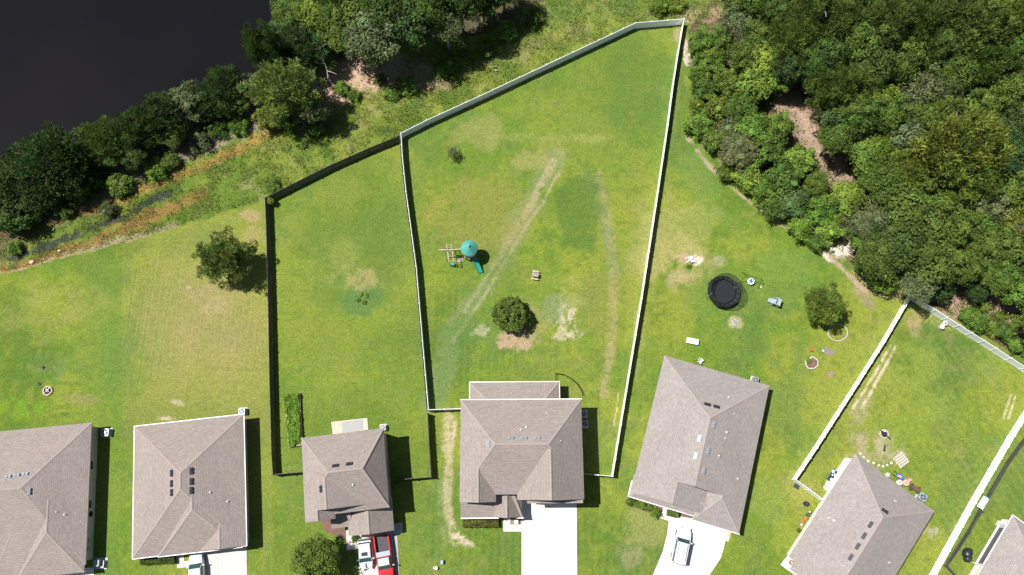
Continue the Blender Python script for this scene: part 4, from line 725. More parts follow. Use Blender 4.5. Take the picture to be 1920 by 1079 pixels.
# saucer swing
p = W(1408, 528, .5); rz = ang(1394, 524, 1426, 534); t = thing('swing_frame', 'saucer swing with black frame and blue and white disc, right of the trampoline', 'swing', (p.x, p.y, 0), rz)
mb = MB(); mb.tube([(-1.1, .3, 1.7), (1.1, .3, 1.7)], .03); [mb.tube([(sx*1.1, .3, 1.7), (sx*1.35, .3+sy, 0)], .03) for sx in (-1, 1) for sy in (-.85, .85)]; mb.build('frame', M['blackm'], t)
mb = MB(); mb.lathe(0, 0, [(.3, .5), (.47, .5), (.5, .55), (.47, .6), (.3, .6)], 24); mb.build('disc_rim', M['pvc'], t); mb = MB(); mb.lathe(0, 0, [(.34, .56), (0, .56)], 24); mb.build('disc', M['lblue'], t)
mb = MB(); [mb.box(.17*cos(a), .17*sin(a), .562, .58, .26, .11, a) for a in [k*2*pi/5+.3 for k in range(5)]]; mb.build('disc_pattern', M['navy'], t); mb = MB(); [mb.tube([(s*.4, 0, .58), (s*.3, .3, 1.7)], .012, 4) for s in (-1, 1)]; mb.build('rope', M['blackm'], t)
p = W(1427, 538.5, .12); mb = MB(); mb.blob((0, 0, .12), (.13, .13, .12), 1, 12, 8, 0); place(tag(mb.build('ball', M['pvc'], None, True), 'small white ball on the grass near the saucer swing', 'ball'), (p.x, p.y, 0))
# toy climber
p = W(1455, 567, .6); t = thing('toy_climber', 'blue grey plastic toy climber with arched openings, right of the swing', 'toy', (p.x, p.y, 0), ang(1445, 566, 1467, 575))
mb = MB()
for y in (-.45, .45): mb.box(-.45, y, 0, 1.15, .22, .12, tx=.2); mb.box(.5, y, 0, 1.15, .22, .12, tx=-.1); mb.box(.1, y, .95, 1.2, .95, .12)
mb.build('side_panel', M['grey_p'], t); mb = MB(); mb.box(.3, 0, 1.0, 1.12, .5, .86); mb.box(.62, 0, .3, .42, .3, .8); mb.build('platform', M['grey_p'], t); mb = MB()
mb.face([(-.1, -.3, 1.05), (-.1, .3, 1.05), (-1.0, .3, .1), (-1.0, -.3, .1)]); mb.box(-.55, .33, .1, .6, 1.0, .05, 0); mb.box(-.55, -.33, .1, .6, 1.0, .05, 0); mb.build('slide', M['grey_p'], t)
def firepit(u, v, label, r, m, n=12, fill='char', extra=0):
    p = W(u, v, .15); t = thing('fire_pit', label, 'fire pit', (p.x, p.y, 0)); R = random.Random(int(u)); mb = MB()
    for k in range(n): a = 2*pi*k/n; mb.box(r*cos(a), r*sin(a), 0, .2+R.uniform(-.02, .03), r*.3, 2*pi*r/n*.88, a+R.uniform(-.08, .08), top=.9)
    mb.build('stone_ring', m, t); mb = MB(); mb.lathe(0, 0, [(r*.9, .05), (0, .09)], 20); mb.build('ash_bed', M[fill], t)
    mb = MB()
    for k in range(6): a = R.uniform(0, pi); x, y = R.uniform(-.3, .3)*r, R.uniform(-.3, .3)*r; l = r*.5; mb.tube([(x-l*cos(a), y-l*sin(a), .14+.03*k), (x+l*cos(a), y+l*sin(a), .17+.03*k)], .05, 6)
    mb.build('log', M['char'] if extra else M['ac'], t); return t
firepit(89, 733, 'round tan fire pit ring alone on the far left lawn', .58, M['rock'], 14)
firepit(1378.5, 605, 'small brown stone fire pit below the trampoline', .38, M['stone'], 8, 'gravel')
t = firepit(1658, 814, 'white ringed fire pit heaped with charred logs inside the lower right yard', .52, M['stone_w'], 10, 'char', 1)
mb = MB(); mb.tube([(-.5, .45, .3), (.75, -.7, .22)], .09, 8, .07); mb.build('log', M['char'], t); mb = MB(); mb.box(.0, .4, .28, .36, .3, .3); mb.build('paving_piece', M['stone_w'], t)
p = W(1658.5, 841, .1); mb = MB(); mb.tube([(-.12, -.4, .12), (0, 0, .14), (.1, .35, .12)], .12, 8, .09); mb.tube([(.05, .25, .15), (.22, .5, .3)], .05, 6, .03); mb.tube([(.0, .25, .15), (-.02, .55, .28)], .05, 6, .03); place(tag(mb.build('log', M['char']), 'short charred forked log lying below the heaped fire pit', 'log'), (p.x, p.y, 0))
p = W(1299, 640, .5); t = thing('cooler_box', 'long white box lying on the lawn above the fifth house', 'box', (p.x, p.y, 0), ang(1290, 638, 1310, 642)); mb = MB(); mb.box(0, 0, 0, .42, 1.6, .72); mb.build('base', M['pvc'], t); mb = MB(); mb.box(0, 0, .425, .52, 1.66, .78, top=.97); mb.build('lid', M['white'], t)
# picnic table
p = W(1003.5, 516, .5); t = thing('picnic_table', 'small weathered wooden picnic table on the central lawn', 'picnic table', (p.x, p.y, 0), ang(997, 515, 1010, 517)); mb = MB(); [mb.box(0, y, .68, .72, .95, .11) for y in (-.24, -.12, 0, .12, .24)]; mb.build('table_top', M['wood_g'], t)
for y in (-.56, .56): mb = MB(); mb.box(0, y, .42, .46, .98, .2); mb.build('bench', M['wood_t'], t)
mb = MB(); [mb.tube([(x, -.5, .0), (x, .2, .68)], .035, 4) for x in (-.35, .35)]; [mb.tube([(x, .5, .0), (x, -.2, .68)], .035, 4) for x in (-.35, .35)]; mb.build('leg', M['wood_g'], t)
# chairs
def lawn_chair(u, v, label, rz, fallen=False):
    p = W(u, v, .4); t = thing('lawn_chair', label, 'chair', (p.x, p.y, 0), rz, 'white lawn chairs'); z = 0
    mb = MB(); mb.box(0, 0, .38, .42, .5, .46); mb.build('seat', M['white'], t); mb = MB(); [mb.box(x, .24, .42, .85, .09, .04, 0, 0, .14) for x in (-.2, -.1, 0, .1, .2)]; mb.box(0, .37, .82, .9, .52, .05); mb.build('backrest', M['white'], t)
    for sx in (-1, 1):
        mb = MB(); mb.box(sx*.29, 0, .6, .64, .07, .52); mb.build('armrest', M['white'], t)
        for y in (-.26, .24): mb = MB(); mb.tube([(sx*.24, y*.8, .6), (sx*.3, y*1.15, 0)], .03, 5); mb.build('leg', M['white'], t)
    if fallen: t.rotation_euler = (radians(85), 0, rz); t.location.z = .3
    return t
lawn_chair(1298.5, 489, 'upright white lawn chair between a bare sandy spot and a tipped chair', .05)
lawn_chair(1287, 487.5, 'white lawn chair tipped on its side on the fifth lawn', 1.9, True)
lawn_chair(1313.5, 677.5, 'white garden chair just above the roof of the fifth house', .9)
# garden rings and slabs
def ring(u, v, label, pts, m, h=.14, w=.12, z=.0, name='garden_edging', fill=None):
    P = [W(a, b, h) for a, b in pts]; c = W(u, v); t = thing(name, label, 'garden bed', (c.x, c.y, 0)); mb = MB()
    for a, b in zip(P, P[1:]+P[:1]): d = b-a; mb.box((a.x+b.x)/2-c.x, (a.y+b.y)/2-c.y, 0, h, d.length*.94, w, atan2(d.y, d.x))
    mb.build('edging', m, t)
    if fill: mb = MB(); mb.prism([(p.x-c.x, p.y-c.y) for p in P], -.05, .05); mb.build('mulch', fill, t)
    return t
ring(1571, 624, 'thin pale ring of edging stones beside the small pine', [(1571+18.5*cos(a), 624+15.5*sin(a)) for a in [k*pi/10 for k in range(20)]], M['stone'], .1, .1)
ring(1522, 681, 'white edged hexagonal bed filled with brown mulch', [(1511, 676), (1524, 669), (1533.5, 676), (1533.5, 685), (1527, 691), (1516, 691), (1511, 685)], M['stone_w'], .1, .12, fill=M['soil'])
p = W(1557.5, 702); t = slab('paving_slab', [(1557.5+4.6*cos(a)-2.6*sin(a), 702+6.6*sin(a)+1.6*cos(a)) for a in [k*pi/8 for k in range(16)]], M['pink'], z1=.07, kind=None); t.data.materials[0] = M['slab_b']; tag(t, 'oval brown slab on the lawn below the mulched hexagon', 'slab')
t = slab('dirt_patch', [(1547, 649), (1567, 660), (1557, 669), (1545, 661)], M['asphalt'], z1=.03, kind=None); tag(t, 'bare triangular dirt bed left of the white fence', 'garden bed')
def pot(u, v, label, r, h, m, cat='plant pot', plant=None, grp=None, name='plant_pot'):
    p = W(u, v, h); t = thing(name, label, cat, (p.x, p.y, 0), 0, grp); mb = MB(); mb.lathe(0, 0, [(0, 0), (r*.7, 0), (r, h*.85), (r*1.08, h*.85), (r*1.08, h), (r*.9, h), (r*.86, h*.9), (0, h*.88)], 18); mb.build('pot', m, t)
    if plant: mb = MB(); R = random.Random(int(u*7)); [mb.blob((R.uniform(-.5, .5)*r, R.uniform(-.5, .5)*r, h+r*.3), (r*.5, r*.5, r*.5), k, 7, 5, .3) for k in range(5)]; mb.build('plant', plant, t)
    return t
M['plant'] = mat('plant_green', (.09, .17, .03), .8, noise=.5, nscale=14, bump=.8, bscale=20); M['plant_d'] = mat('plant_dark', (.05, .10, .03), .8, noise=.5, nscale=14, bump=.8, bscale=20)
pot(1522, 655, 'rusty orange fire bowl above the mulched hexagon', .26, .3, M['rust'], 'bowl', name='fire_bowl'); pot(1543.5, 658, 'tiny pale blue bowl beside the triangular dirt bed', .17, .2, M['lblue'], 'bowl', name='water_bowl')
g = 'pots in a row along the white wall of the askew house'
for u, v, l, m, pl in ((1518.5, 961, 'dark pot with pale plant, topmost of the row of pots', 'navy', 'sand'), (1514.5, 966.5, 'dark blue pot, second from the top of the row of pots', 'navy', 'plant_d'), (1512, 972, 'larger orange terracotta pot, third from the top of the row', 'orange', 'rust'), (1507, 977.5, 'orange terracotta pot just above the lowest grey pot', 'orange', 'rust'), (1503, 984, 'grey pot at the lower end of the row of pots', 'ac', 'sand')): pot(u, v, l, .21, .32, M[m], plant=M[pl], grp=g)
p = W(1511, 945, .3); t = thing('fire_bowl', 'oval black fire bowl on the grass left of the askew house', 'bowl', (p.x, p.y, 0)); mb = MB(); mb.lathe(0, 0, [(.1, .1), (.35, .3), (.4, .42), (.36, .42), (.3, .3), (0, .2)], 20); o = mb.build('bowl', M['char'], t); o.scale = (1.15, .8, 1); mb = MB(); [mb.tube([(.25*cos(a), .2*sin(a), .3), (.35*cos(a), .3*sin(a), 0)], .03) for a in (.5, 2.6, 4.6)]; mb.tube([(-.3, -.1, .2), (-.55, -.45, .05)], .05); mb.build('leg', M['wood_t'], t)
p = W(1494, 912, .1); t = thing('door_mat', 'dark grey square mat outside the corner of the white fence', 'mat', (p.x, p.y, 0), -.5); mb = MB(); mb.box(0, 0, 0, .06, .7, .6); mb.box(0, 0, .06, .075, .6, .5, top=.97); mb.build('mat', M['ac_d'], t)
for u, v, l, k in ((1767, 611, 'upper left pale urn with rounded lid near the white fence', 0), (1772.5, 606.5, 'pale urn with dark opening nearest the white fence', 1)):
    p = W(u, v if k else v+2, .6); t = thing('garden_urn', l, 'urn', (p.x, p.y, 0), 0, 'pair of pale urns'); mb = MB(); mb.lathe(0, 0, [(0, 0), (.3, 0), (.34, .3), (.36, .62), (.3, .66), (.12, .7), (0, .7)], 22); mb.build('body', M['stone'], t); mb = MB(); mb.lathe(0, 0, [(.1, .7), (.1, .74), (0, .74)], 12); mb.build('opening', M['char'] if k else M['stone_w'], t)
# patio of pavers, stepping stones
p = W(1689, 863); rz = ang(1675, 863, 1691, 878)-.02; t = thing('paver_patio', 'square patch of pale pavers in the lower right yard', 'patio', (p.x, p.y, 0), ang(1677, 862, 1689, 878)); R = random.Random(4); mb = MB()
for i in range(5):
    for j in range(5): mb.box((i-2)*.33, (j-2)*.33+(i % 2)*.06, 0, .09, .25, .25, R.uniform(-.05, .05), top=.96)
mb.build('paver', M['stone_w'], t); 
for k, (u, v) in enumerate(((1614, 851), (1620, 858), (1628.5, 865), (1639, 868.5), (1648, 873), (1656.5, 875), (1664, 872.5), (1672, 868.5))):
    p = W(u, v, .05); mb = MB(); mb.blob((0, 0, .0), (.2, .17, .06), k, 8, 4, .15)
    ords = ['first', 'second', 'third', 'fourth', 'fifth', 'sixth', 'seventh', 'eighth'][k]; o = place(tag(mb.build('stepping_stone', M['stone_w']), f'pale stepping stone, {ords} from the roof corner towards the pavers', 'stepping stone', 'stepping stones leading to the pavers'), (p.x, p.y, 0), k)
# wheelbarrow
p = W(1687, 894, .5); t = thing('wheelbarrow', 'blue wheelbarrow carrying an orange load beside the askew house', 'wheelbarrow', (p.x, p.y, 0), ang(1678, 889, 1694, 899)); mb = MB(); mb.lathe(0, 0, [(0, .3), (.3, .32), (.42, .62), (.46, .62), (.46, .58)], 16); o = mb.build('tray', M['blue'], t); o.scale = (1.25, .85, 1)
mb = MB(); mb.box(-.02, 0, .5, .68, .55, .42, .1, top=.8); mb.build('load', M['pink'], t); mb = MB(); mb.box(0, -.1, .66, .74, .3, .12, .3); mb.build('load_strap', M['orange'], t); mb = MB(); [mb.tube([(.5, s*.1, .2), (-.4, s*.22, .4), (-1.0, s*.28, .62)], .03) for s in (-1, 1)]; mb.build('handle', M['black'], t)
mb = MB(); mb.lathe(0, 0, [(.1, -.05), (.2, -.05), (.2, .05), (.1, .05)], 14); o = mb.build('wheel', M['tyre'], t); o.location = (.6, 0, .2); o.rotation_euler = (pi/2, 0, 0)
def rtable(u, v, label, r, h, m, m2): p = W(u, v, h); t = thing('round_table', label, 'table', (p.x, p.y, 0)); mb = MB(); mb.lathe(0, 0, [(r*.95, h-.05), (r, h-.03), (r, h), (0, h+.01)], 22); mb.build('table_top', m, t); mb = MB(); mb.lathe(0, 0, [(r*.6, 0), (r*.55, .04), (.07, .08), (.07, h-.05)], 14); mb.build('pedestal', m2, t); mb = MB(); mb.lathe(0, 0, [(.09, h+.012), (.09, h+.05), (0, h+.05)], 10); mb.build('centre_cap', M['rust'], t)
rtable(1687.5, 905, 'pale pink round table half under the eave of the askew house', .38, .6, M['stone_w'], M['stone']); rtable(1699, 905.5, 'round wooden table with a brown rim beside the blue wheelbarrow', .42, .7, M['pink'], M['wood_b'])
p = W(1706, 900, .3); t = thing('wooden_crate', 'rust brown crate behind the round wooden table', 'crate', (p.x, p.y, 0), .5); mb = MB(); [mb.box(0, y, 0, .4, .5, .03) for y in (-.2, .2)]; [mb.box(x, 0, 0, .4, .03, .4) for x in (-.24, .24)]; mb.box(0, 0, .05, .08, .45, .38); mb.build('slat', M['pink'], t)
# cable reel on its side
p = W(1715, 916, .45); t = thing('cable_reel', 'large brown wooden cable reel lying on its rim near the air conditioner', 'cable reel', (p.x, p.y, .5), ang(1706, 913, 1722, 922)); 
for s in (-1, 1): mb = MB(); mb.lathe(0, 0, [(0, -.03), (.5, -.03), (.5, .03), (0, .03)], 26); o = mb.build('flange', M['wood_b'], t); o.location = (s*.48, 0, 0); o.rotation_euler = (0, pi/2, 0)
mb = MB(); mb.lathe(0, 0, [(.27, -.45), (.27, .45)], 20); o = mb.build('drum', M['wood_b'], t); o.rotation_euler = (0, pi/2, 0)
pot(1664.5, 891, 'white globe shaped urn with black opening tucked under the eave', .3, .5, M['stone_w'], 'urn', M['stone_w'], name='globe_urn')
# dining set beside the white wall
rz = ang(1556, 903, 1572, 876); p = W(1563, 893, .75); t = thing('patio_table', 'dark rectangular patio table set with white plates beside the white wall', 'table', (p.x, p.y, 0), rz); mb = MB(); mb.box(0, 0, .7, .75, 1.6, 1.0); mb.build('table_top', M['navy'], t)
for x in (-.65, .65):
    for y in (-.35, .35): mb = MB(); mb.box(x, y, 0, .69, .06, .06); mb.build('leg', M['blackm'], t)
for k, (x, y, r) in enumerate(((-.55, 0, .2), (.5, .35, .2), (.05, .2, .12), (.15, -.15, .14), (.3, -.05, .1))):
    q = Vector((cos(rz)*x-sin(rz)*y, sin(rz)*x+cos(rz)*y, 0))+p; mb = MB(); mb.lathe(0, 0, [(0, 0), (r, .02), (r*1.05, .035), (r*.6, .03), (0, .03)], 16); o = place(tag(mb.build('plate', M['pvc']), 'white %s on the dark patio table, %s' % (('plate', 'lowest in the photo') if k == 0 else (('plate', 'nearest the blue and white cushion') if k == 1 else ('dish', ('smallest and nearest the lawn', 'beside the wall', 'next to the topmost plate')[k-2]))), 'plate', 'dishes on the patio table'), (q.x, q.y, .756))
p = W(1572.5, 886, .6); t = thing('round_stool', 'round seat with pale blue and white cushion at the upper end of the patio table', 'stool', (p.x, p.y, 0)); mb = MB(); mb.lathe(0, 0, [(.42, .4), (.48, .45), (.46, .55), (0, .58)], 20); mb.build('cushion', M['lblue'], t); mb = MB(); mb.box(.1, .08, .57, .62, .4, .35, .5, top=.8); mb.build('towel', M['stone_w'], t); mb = MB(); mb.lathe(0, 0, [(.35, 0), (.33, .4)], 14); mb.build('base', M['ac'], t)
p = W(1553, 907, .6); t = thing('garden_armchair', 'white garden armchair at the lower end of the patio table', 'chair', (p.x, p.y, 0), rz); mb = MB(); mb.box(0, 0, .38, .44, .55, .5); mb.build('seat', M['white'], t); mb = MB(); mb.box(-.3, 0, .44, .9, .06, .5, 0, -.12); mb.build('backrest', M['white'], t); [(lambda q: q.build('leg', M['white'], t))((lambda m_: (m_.box(x, y, 0, .38, .05, .05), m_)[1])(MB())) for x in (-.22, .22) for y in (-.22, .22)]
p = W(1547, 914, .3); t = thing('clay_planter', 'pale clay planter beside the white garden armchair', 'planter', (p.x, p.y, 0)); mb = MB(); mb.lathe(0, 0, [(.2, 0), (.27, .35), (.22, .35), (0, .3)], 14); mb.build('pot', M['pink'], t)
# front walk things of the askew house
pot(1484.5, 1055.5, 'brown square planter with a pink pot on the front walk of the askew house', .3, .4, M['wood_b'], plant=M['pink']); pot(1500, 1070, 'brown square planter with green plant on the front walk of the askew house', .36, .4, M['wood_b'], plant=M['plant'])
p = W(1509, 1067, .5); t = thing('garden_bench', 'slim red bench against the front of the askew house', 'bench', (p.x, p.y, .1), ang(1503, 1063, 1517, 1074)); mb = MB(); mb.box(0, 0, .4, .46, 1.5, .3); mb.build('seat', M['red_m'], t); mb = MB(); mb.box(0, .17, .46, .8, 1.5, .05); mb.build('backrest', M['wood_b'], t); [(lambda q: q.build('leg', M['red_m'], t))((lambda m_: (m_.box(x, 0, 0, .4, .06, .26), m_)[1])(MB())) for x in (-.65, .65)]
# covered grill, tarp
p = W(1815, 1037.5, .6); t = thing('covered_grill', 'lumpy grill under a shiny black cover beside the black picket fence', 'grill', (p.x, p.y, 0), .8); mb = MB(); mb.blob((0, 0, .5), (.75, .55, .6), 3, 18, 12, .12); mb.blob((-.45, -.45, .4), (.6, .5, .5), 5, 16, 10, .12); mb.build('cover', M['cloth_g'], t, True); mb = MB(); [mb.box(x, y, 0, .1, .16, .16) for x, y in ((-.8, -.7), (.2, -.75))]; mb.build('foot', M['stone_w'], t)
p = W(1844, 944, 1.1); t = thing('tarp', 'white cloth with a green hem hung over the black picket fence', 'cloth', (p.x, p.y, 0), ang(1838, 955, 1852, 934)); mb = MB(); n = 8
for i in range(n):
    for j in range(6):
        f_ = lambda a, b: (-.85+1.7*a/n, (-.42+.84*b/6), 1.26-.6*abs(b/6-.5)**1.3+.04*sin(a*2.3+b))
        mb.face([f_(i, j), f_(i+1, j), f_(i+1, j+1), f_(i, j+1)])
mb.build('cloth', M['white'], t, True); mb = MB(); mb.box(.92, 0, .95, 1.2, .12, .6); mb.build('hem', M['teal'], t)
p = W(1838.5, 957, .2); t = thing('planter', 'small dark planter at the foot of the black picket fence', 'planter', (p.x+.2, p.y-.2, 0)); mb = MB(); mb.lathe(0, 0, [(.1, 0), (.16, .25), (.12, .25), (0, .2)], 12); mb.build('pot', M['char'], t)
# front yard bits
p = W(819.5, 1066, .5); t = thing('utility_post', 'short white round utility marker on the front lawn left of the wide white drive', 'post', (p.x-.1, p.y, 0)); mb = MB(); mb.lathe(0, 0, [(.22, 0), (.22, .35), (.16, .45), (0, .47)], 14); mb.build('cap', M['white'], t); mb = MB(); mb.box(-.25, 0, 0, .25, .3, .3); mb.build('base', M['stone_w'], t)
p = W(828.5, 1054.5, .4); t = thing('utility_box', 'small pale green utility box on the front lawn', 'box', (p.x, p.y, 0)); mb = MB(); mb.box(0, 0, 0, .45, .36, .5); mb.build('casing', M['vent_l'], t); mb = MB(); mb.box(0, 0, .452, .5, .4, .54, top=.9); mb.build('lid', M['vent_l'], t)
p = W(971, 978.5, .4); t = thing('planter_box', 'white box planter in the small bed between walk and wide white drive', 'planter', (p.x-.2, p.y, 0)); mb = MB(); mb.box(0, 0, 0, .38, .45, .45); mb.build('box', M['stone_w'], t); mb = MB(); mb.box(0, 0, .382, .42, .5, .5); mb.build('lid', M['pvc'], t)
p = W(1197, 939.5, .1)
# garden bed of the second yard
pts = [(534.5, 742), (561.5, 737), (565.5, 834), (541.5, 839)]; P = [W(u, v, .4) for u, v in pts]; c = W(549, 788); gt_ = thing('raised_bed', 'raised timber bed crammed with bright green plants in the second yard', 'garden bed', (c.x, c.y, 0)); 
for a, b in zip(P, P[1:]+P[:1]): d = b-a; mb = MB(); mb.box((a.x+b.x)/2-c.x, (a.y+b.y)/2-c.y, 0, .42, d.length, .1, atan2(d.y, d.x)); mb.build('edge_board', M['wood_t'], gt_)
mb = MB(); mb.prism([(p.x-c.x, p.y-c.y) for p in P], 0, .3); mb.build('soil', M['soil'], gt_)
# gravel patio
t = slab('gravel_patio', [(621, 791.5), (688.5, 784), (690.5, 806), (624, 815)], M['sand'], z1=.07, kind=None); tag(t, 'timber framed gravel patio at the back of the pickup house', 'patio')
mb = MB(); P = [W(u, v, .1) for u, v in ((640, 792), (680, 786), (682, 806), (642, 812))]; mb.prism([(p.x, p.y) for p in P], .05, .085); mb.build('gravel', M['gravel'], t)
# curved wire fence behind the porch
c = W(1070, 730); t = thing('wire_pen', 'low curved black wire pen beside the rear porch of the central house', 'wire fence', (c.x, c.y, 0)); pts = [(1042, 716), (1042, 700), (1056, 702), (1070, 709), (1082, 719), (1090, 731), (1094, 742)]; P = [W(u, v, .6)-c for u, v in pts]; 
for a, b in zip(P, P[1:]):
    mb = MB(); a = Vector((a.x, a.y, 0)); b = Vector((b.x, b.y, 0))
    for z in (.05, .3, .6): mb.tube([a+Vector((0, 0, z)), b+Vector((0, 0, z))], .018, 4)
    for k in range(9): q = a+(b-a)*k/9; mb.tube([q, q+Vector((0, 0, .6))], .012, 4)
    mb.build('panel', M['blackm'], t); mb = MB(); mb.tube([a, a+Vector((0, 0, .7))], .03, 5); mb.build('stake', M['blackm'], t)
# small loose things
for u, v, r, m, l in ((60, 492, .38, 'rock', 'larger pale rock in the rust coloured weeds at the left'), (112, 471, .28, 'rock', 'smaller tan rock in the rust coloured weeds at the left'), (1305, 601, .0, 'rock', '')):
    if r: p = W(u, v, .1); mb = MB(); mb.blob((0, 0, .1), (r, r*.75, .25), int(u), 9, 6, .25); place(tag(mb.build('rock', M[m]), l, 'rock'), (p.x, p.y, 0))
p = W(929, 127, .3); mb = MB(); mb.tube([(-.05, .3, .0), (0, 0, .6)], .05, 8); mb.tube([(.02, -.35, .15), (.1, -.42, .3)], .12, 8); place(tag(mb.build('marker_pipe', M['pvc']), 'broken white marker pipe standing in the meadow behind the long white fence', 'pipe'), (p.x, p.y, 0))
p = W(1749, 803.5, .05); mb = MB(); mb.tube([(-.5, -.12, .05), (0, 0, .06), (.5, .1, .04)], .04, 6); place(tag(mb.build('stick', M['rust']), 'reddish stick lying on the grass right of the heaped fire pit', 'stick'), (p.x, p.y, 0))
for u, v, l, r_ in ((81, 689, 'black bird on the far left lawn, the upper of two', .3), (73, 719, 'black bird on the far left lawn, the lower of two', 2.2)):
    p = W(u, v, .1); mb = MB(); mb.blob((0, 0, .14), (.17, .08, .08), 1, 10, 7, .05); mb.blob((.17, 0, .21), (.06, .05, .055), 2, 8, 6, .02); mb.face([(-.1, -.05, .15), (-.34, -.09, .11), (-.34, .09, .11), (-.1, .05, .15)]); mb.face([(.22, -.015, .21), (.3, 0, .2), (.22, .015, .21)]); mb.tube([(0, .03, .1), (0, .03, 0)], .01, 4); mb.tube([(0, -.03, .1), (0, -.03, 0)], .01, 4)
    mb.face([(.05, .06, .17), (-.1, .35, .16), (-.2, .3, .15), (-.12, .05, .15)]); mb.face([(.05, -.06, .17), (-.12, -.05, .15), (-.2, -.3, .15), (-.1, -.35, .16)]); place(tag(mb.build('bird', M['black'], None, True), l, 'bird', 'black birds on the lawn'), (p.x, p.y, 0), r_)
# ------------------------------------------------------------------ vegetation
def leaves(cen, nrm, size, rng, tint, aspect=1.0, jit=.7):
    n = len(cen); nr = nrm+rng.normal(0, jit, (n, 3)); nr /= np.linalg.norm(nr, axis=1)[:, None]+1e-9
    a = np.cross(nr, rng.normal(0, 1, (n, 3))); a /= np.linalg.norm(a, axis=1)[:, None]+1e-9; b = np.cross(nr, a)
    s = (size*rng.uniform(.6, 1.35, n))[:, None]; A = a*s*.5*aspect; B = b*s*.5
    co = np.stack([cen-A, cen-B*.9, cen+A, cen+B*.9], 1).reshape(-1, 3); q = np.arange(4*n).reshape(n, 4)
    return co, q, np.repeat(tint, 4, 0)
def crown_mesh(name, seed, rx, rz, ncl, nl, ls, kind='broad', lobes=5, rough=.25, cr=.26, tintvar=.42):
    rng = np.random.default_rng(seed); k = np.arange(ncl)+.5; ph = np.arccos(1-1.75*k/ncl); th = pi*(1+5**.5)*k
    d = np.stack([np.cos(th)*np.sin(ph), np.sin(th)*np.sin(ph), np.cos(ph)], -1)
    az = np.arctan2(d[:, 1], d[:, 0]); lob = 1+rough*(np.sin(az*lobes+seed)*.5+np.sin(az*(lobes*2+1)+seed*2)*.3)+rng.uniform(-rough, rough, ncl)*.6
    rr = rng.uniform(.72, 1.0, ncl)*lob; rr[rng.random(ncl) < .22] *= .62
    c = d*rr[:, None]*np.array([rx, rx, rz])*(1-cr*.6); C = []; Nn = []; T = []; ctint = 1+rng.uniform(-tintvar, tintvar, ncl)
    for i in range(ncl):
        m = int(nl*rng.uniform(.7, 1.3)); v = rng.normal(0, 1, (m, 3)); v /= np.linalg.norm(v, axis=1)[:, None]; v[:, 2] = np.where(rng.random(m) < .75, np.abs(v[:, 2]), v[:, 2])
        r = cr*rx*rng.uniform(.75, 1.2); C.append(c[i]+v*r*np.array([1, 1, .72])*rng.uniform(.65, 1.05, (m, 1))); Nn.append(v*.8+d[i]*.5+np.array([0, 0, .35]))
        t = ctint[i]*rng.uniform(.72, 1.28, m); hue = rng.uniform(-.12, .12, m)+rng.uniform(-.08, .08); T.append(np.stack([t*(1+hue), t, t*(1-hue)], -1))
    C = np.concatenate(C); Nn = np.concatenate(Nn); T = np.concatenate(T)
    if kind == 'pine':                           # needles: long thin faces radiating from tufts
        n = len(C); dirs = Nn+rng.normal(0, .75, (n, 3))+np.array([0, 0, .4]); dirs /= np.linalg.norm(dirs, axis=1)[:, None]
        side = np.cross(dirs, rng.normal(0, 1, (n, 3))); side /= np.linalg.norm(side, axis=1)[:, None]; L = (ls*rng.uniform(.8, 1.5, n))[:, None]; w = ls*.13
        co = np.stack([C-side*w, C+side*w, C+dirs*L+side*w*.5, C+dirs*L-side*w*.5], 1).reshape(-1, 3); q = np.arange(4*n).reshape(n, 4); tt = np.repeat(T, 4, 0)
    else: co, q, tt = leaves(C, Nn, ls, rng, T)
    me = bpy.data.meshes.new(name); fast_mesh(me, co, q, tt); me.materials.append(M['needle'] if kind == 'pine' else M['leaf']); return me, c
def trunk_mesh(name, seed, h, r, cl, cz, nlimb=12, m='bark', lean=.0):
    R = random.Random(seed); mb = MB(); top = Vector((R.uniform(-1, 1)*lean, R.uniform(-1, 1)*lean, h)); pts = [Vector((0, 0, -.3)), Vector((top.x*.3+R.uniform(-.1, .1), top.y*.3, h*.4)), Vector((top.x*.7, top.y*.7+R.uniform(-.1, .1), h*.72)), top]
    mb.tube(pts, r, 8, r*.3)
    for i in R.sample(range(len(cl)), min(nlimb, len(cl))):
        c = Vector(cl[i])+Vector((0, 0, cz)); f = R.uniform(.45, .85); s = pts[1].lerp(top, max(0, (f-.4)/.6)); mid = (s+c)/2+Vector((R.uniform(-.2, .2), R.uniform(-.2, .2), -.2)); mb.tube([s, mid, c*.96+s*.04], r*.34, 5, r*.08)
    o = mb.build(name, M[m]); return o
PROTO = {}
def proto(key, seed, rx, rz, h, ncl, nl, ls, kind='broad', bark='bark', **kw):
    me, cl = crown_mesh(key+'_crown', seed, rx, rz, ncl, nl, ls, kind, **kw); tr = trunk_mesh(key+'_trunk', seed, h-rz*.25, .05*rx+.06, [tuple(c) for c in cl], h-rz, 14, bark, .4)
    tm = tr.data; bpy.data.objects.remove(tr); PROTO.setdefault(key, []).append((me, tm, h, rx, rz))
for s in range(3): proto('oak', 10+s, 3.4, 2.5, 8.5, 130, 105, .20, rough=.28, cr=.21)
for s in range(3): proto('maple', 20+s, 2.6, 2.2, 6.5, 90, 70, .25, rough=.32, cr=.24, tintvar=.45)
for s in range(3): proto('shrub', 30+s, 1.6, 1.1, 2.3, 60, 60, .17, rough=.32, cr=.28, tintvar=.45)
for s in range(3): proto('pine', 40+s, 3.2, 2.6, 11.5, 150, 95, .30, 'pine', 'bark_p', rough=.38, cr=.155, tintvar=.45)
for s in range(2): proto('cone', 50+s, 2.3, 3.2, 8.0, 120, 85, .28, 'pine', 'bark_p', rough=.3, cr=.22, tintvar=.45)
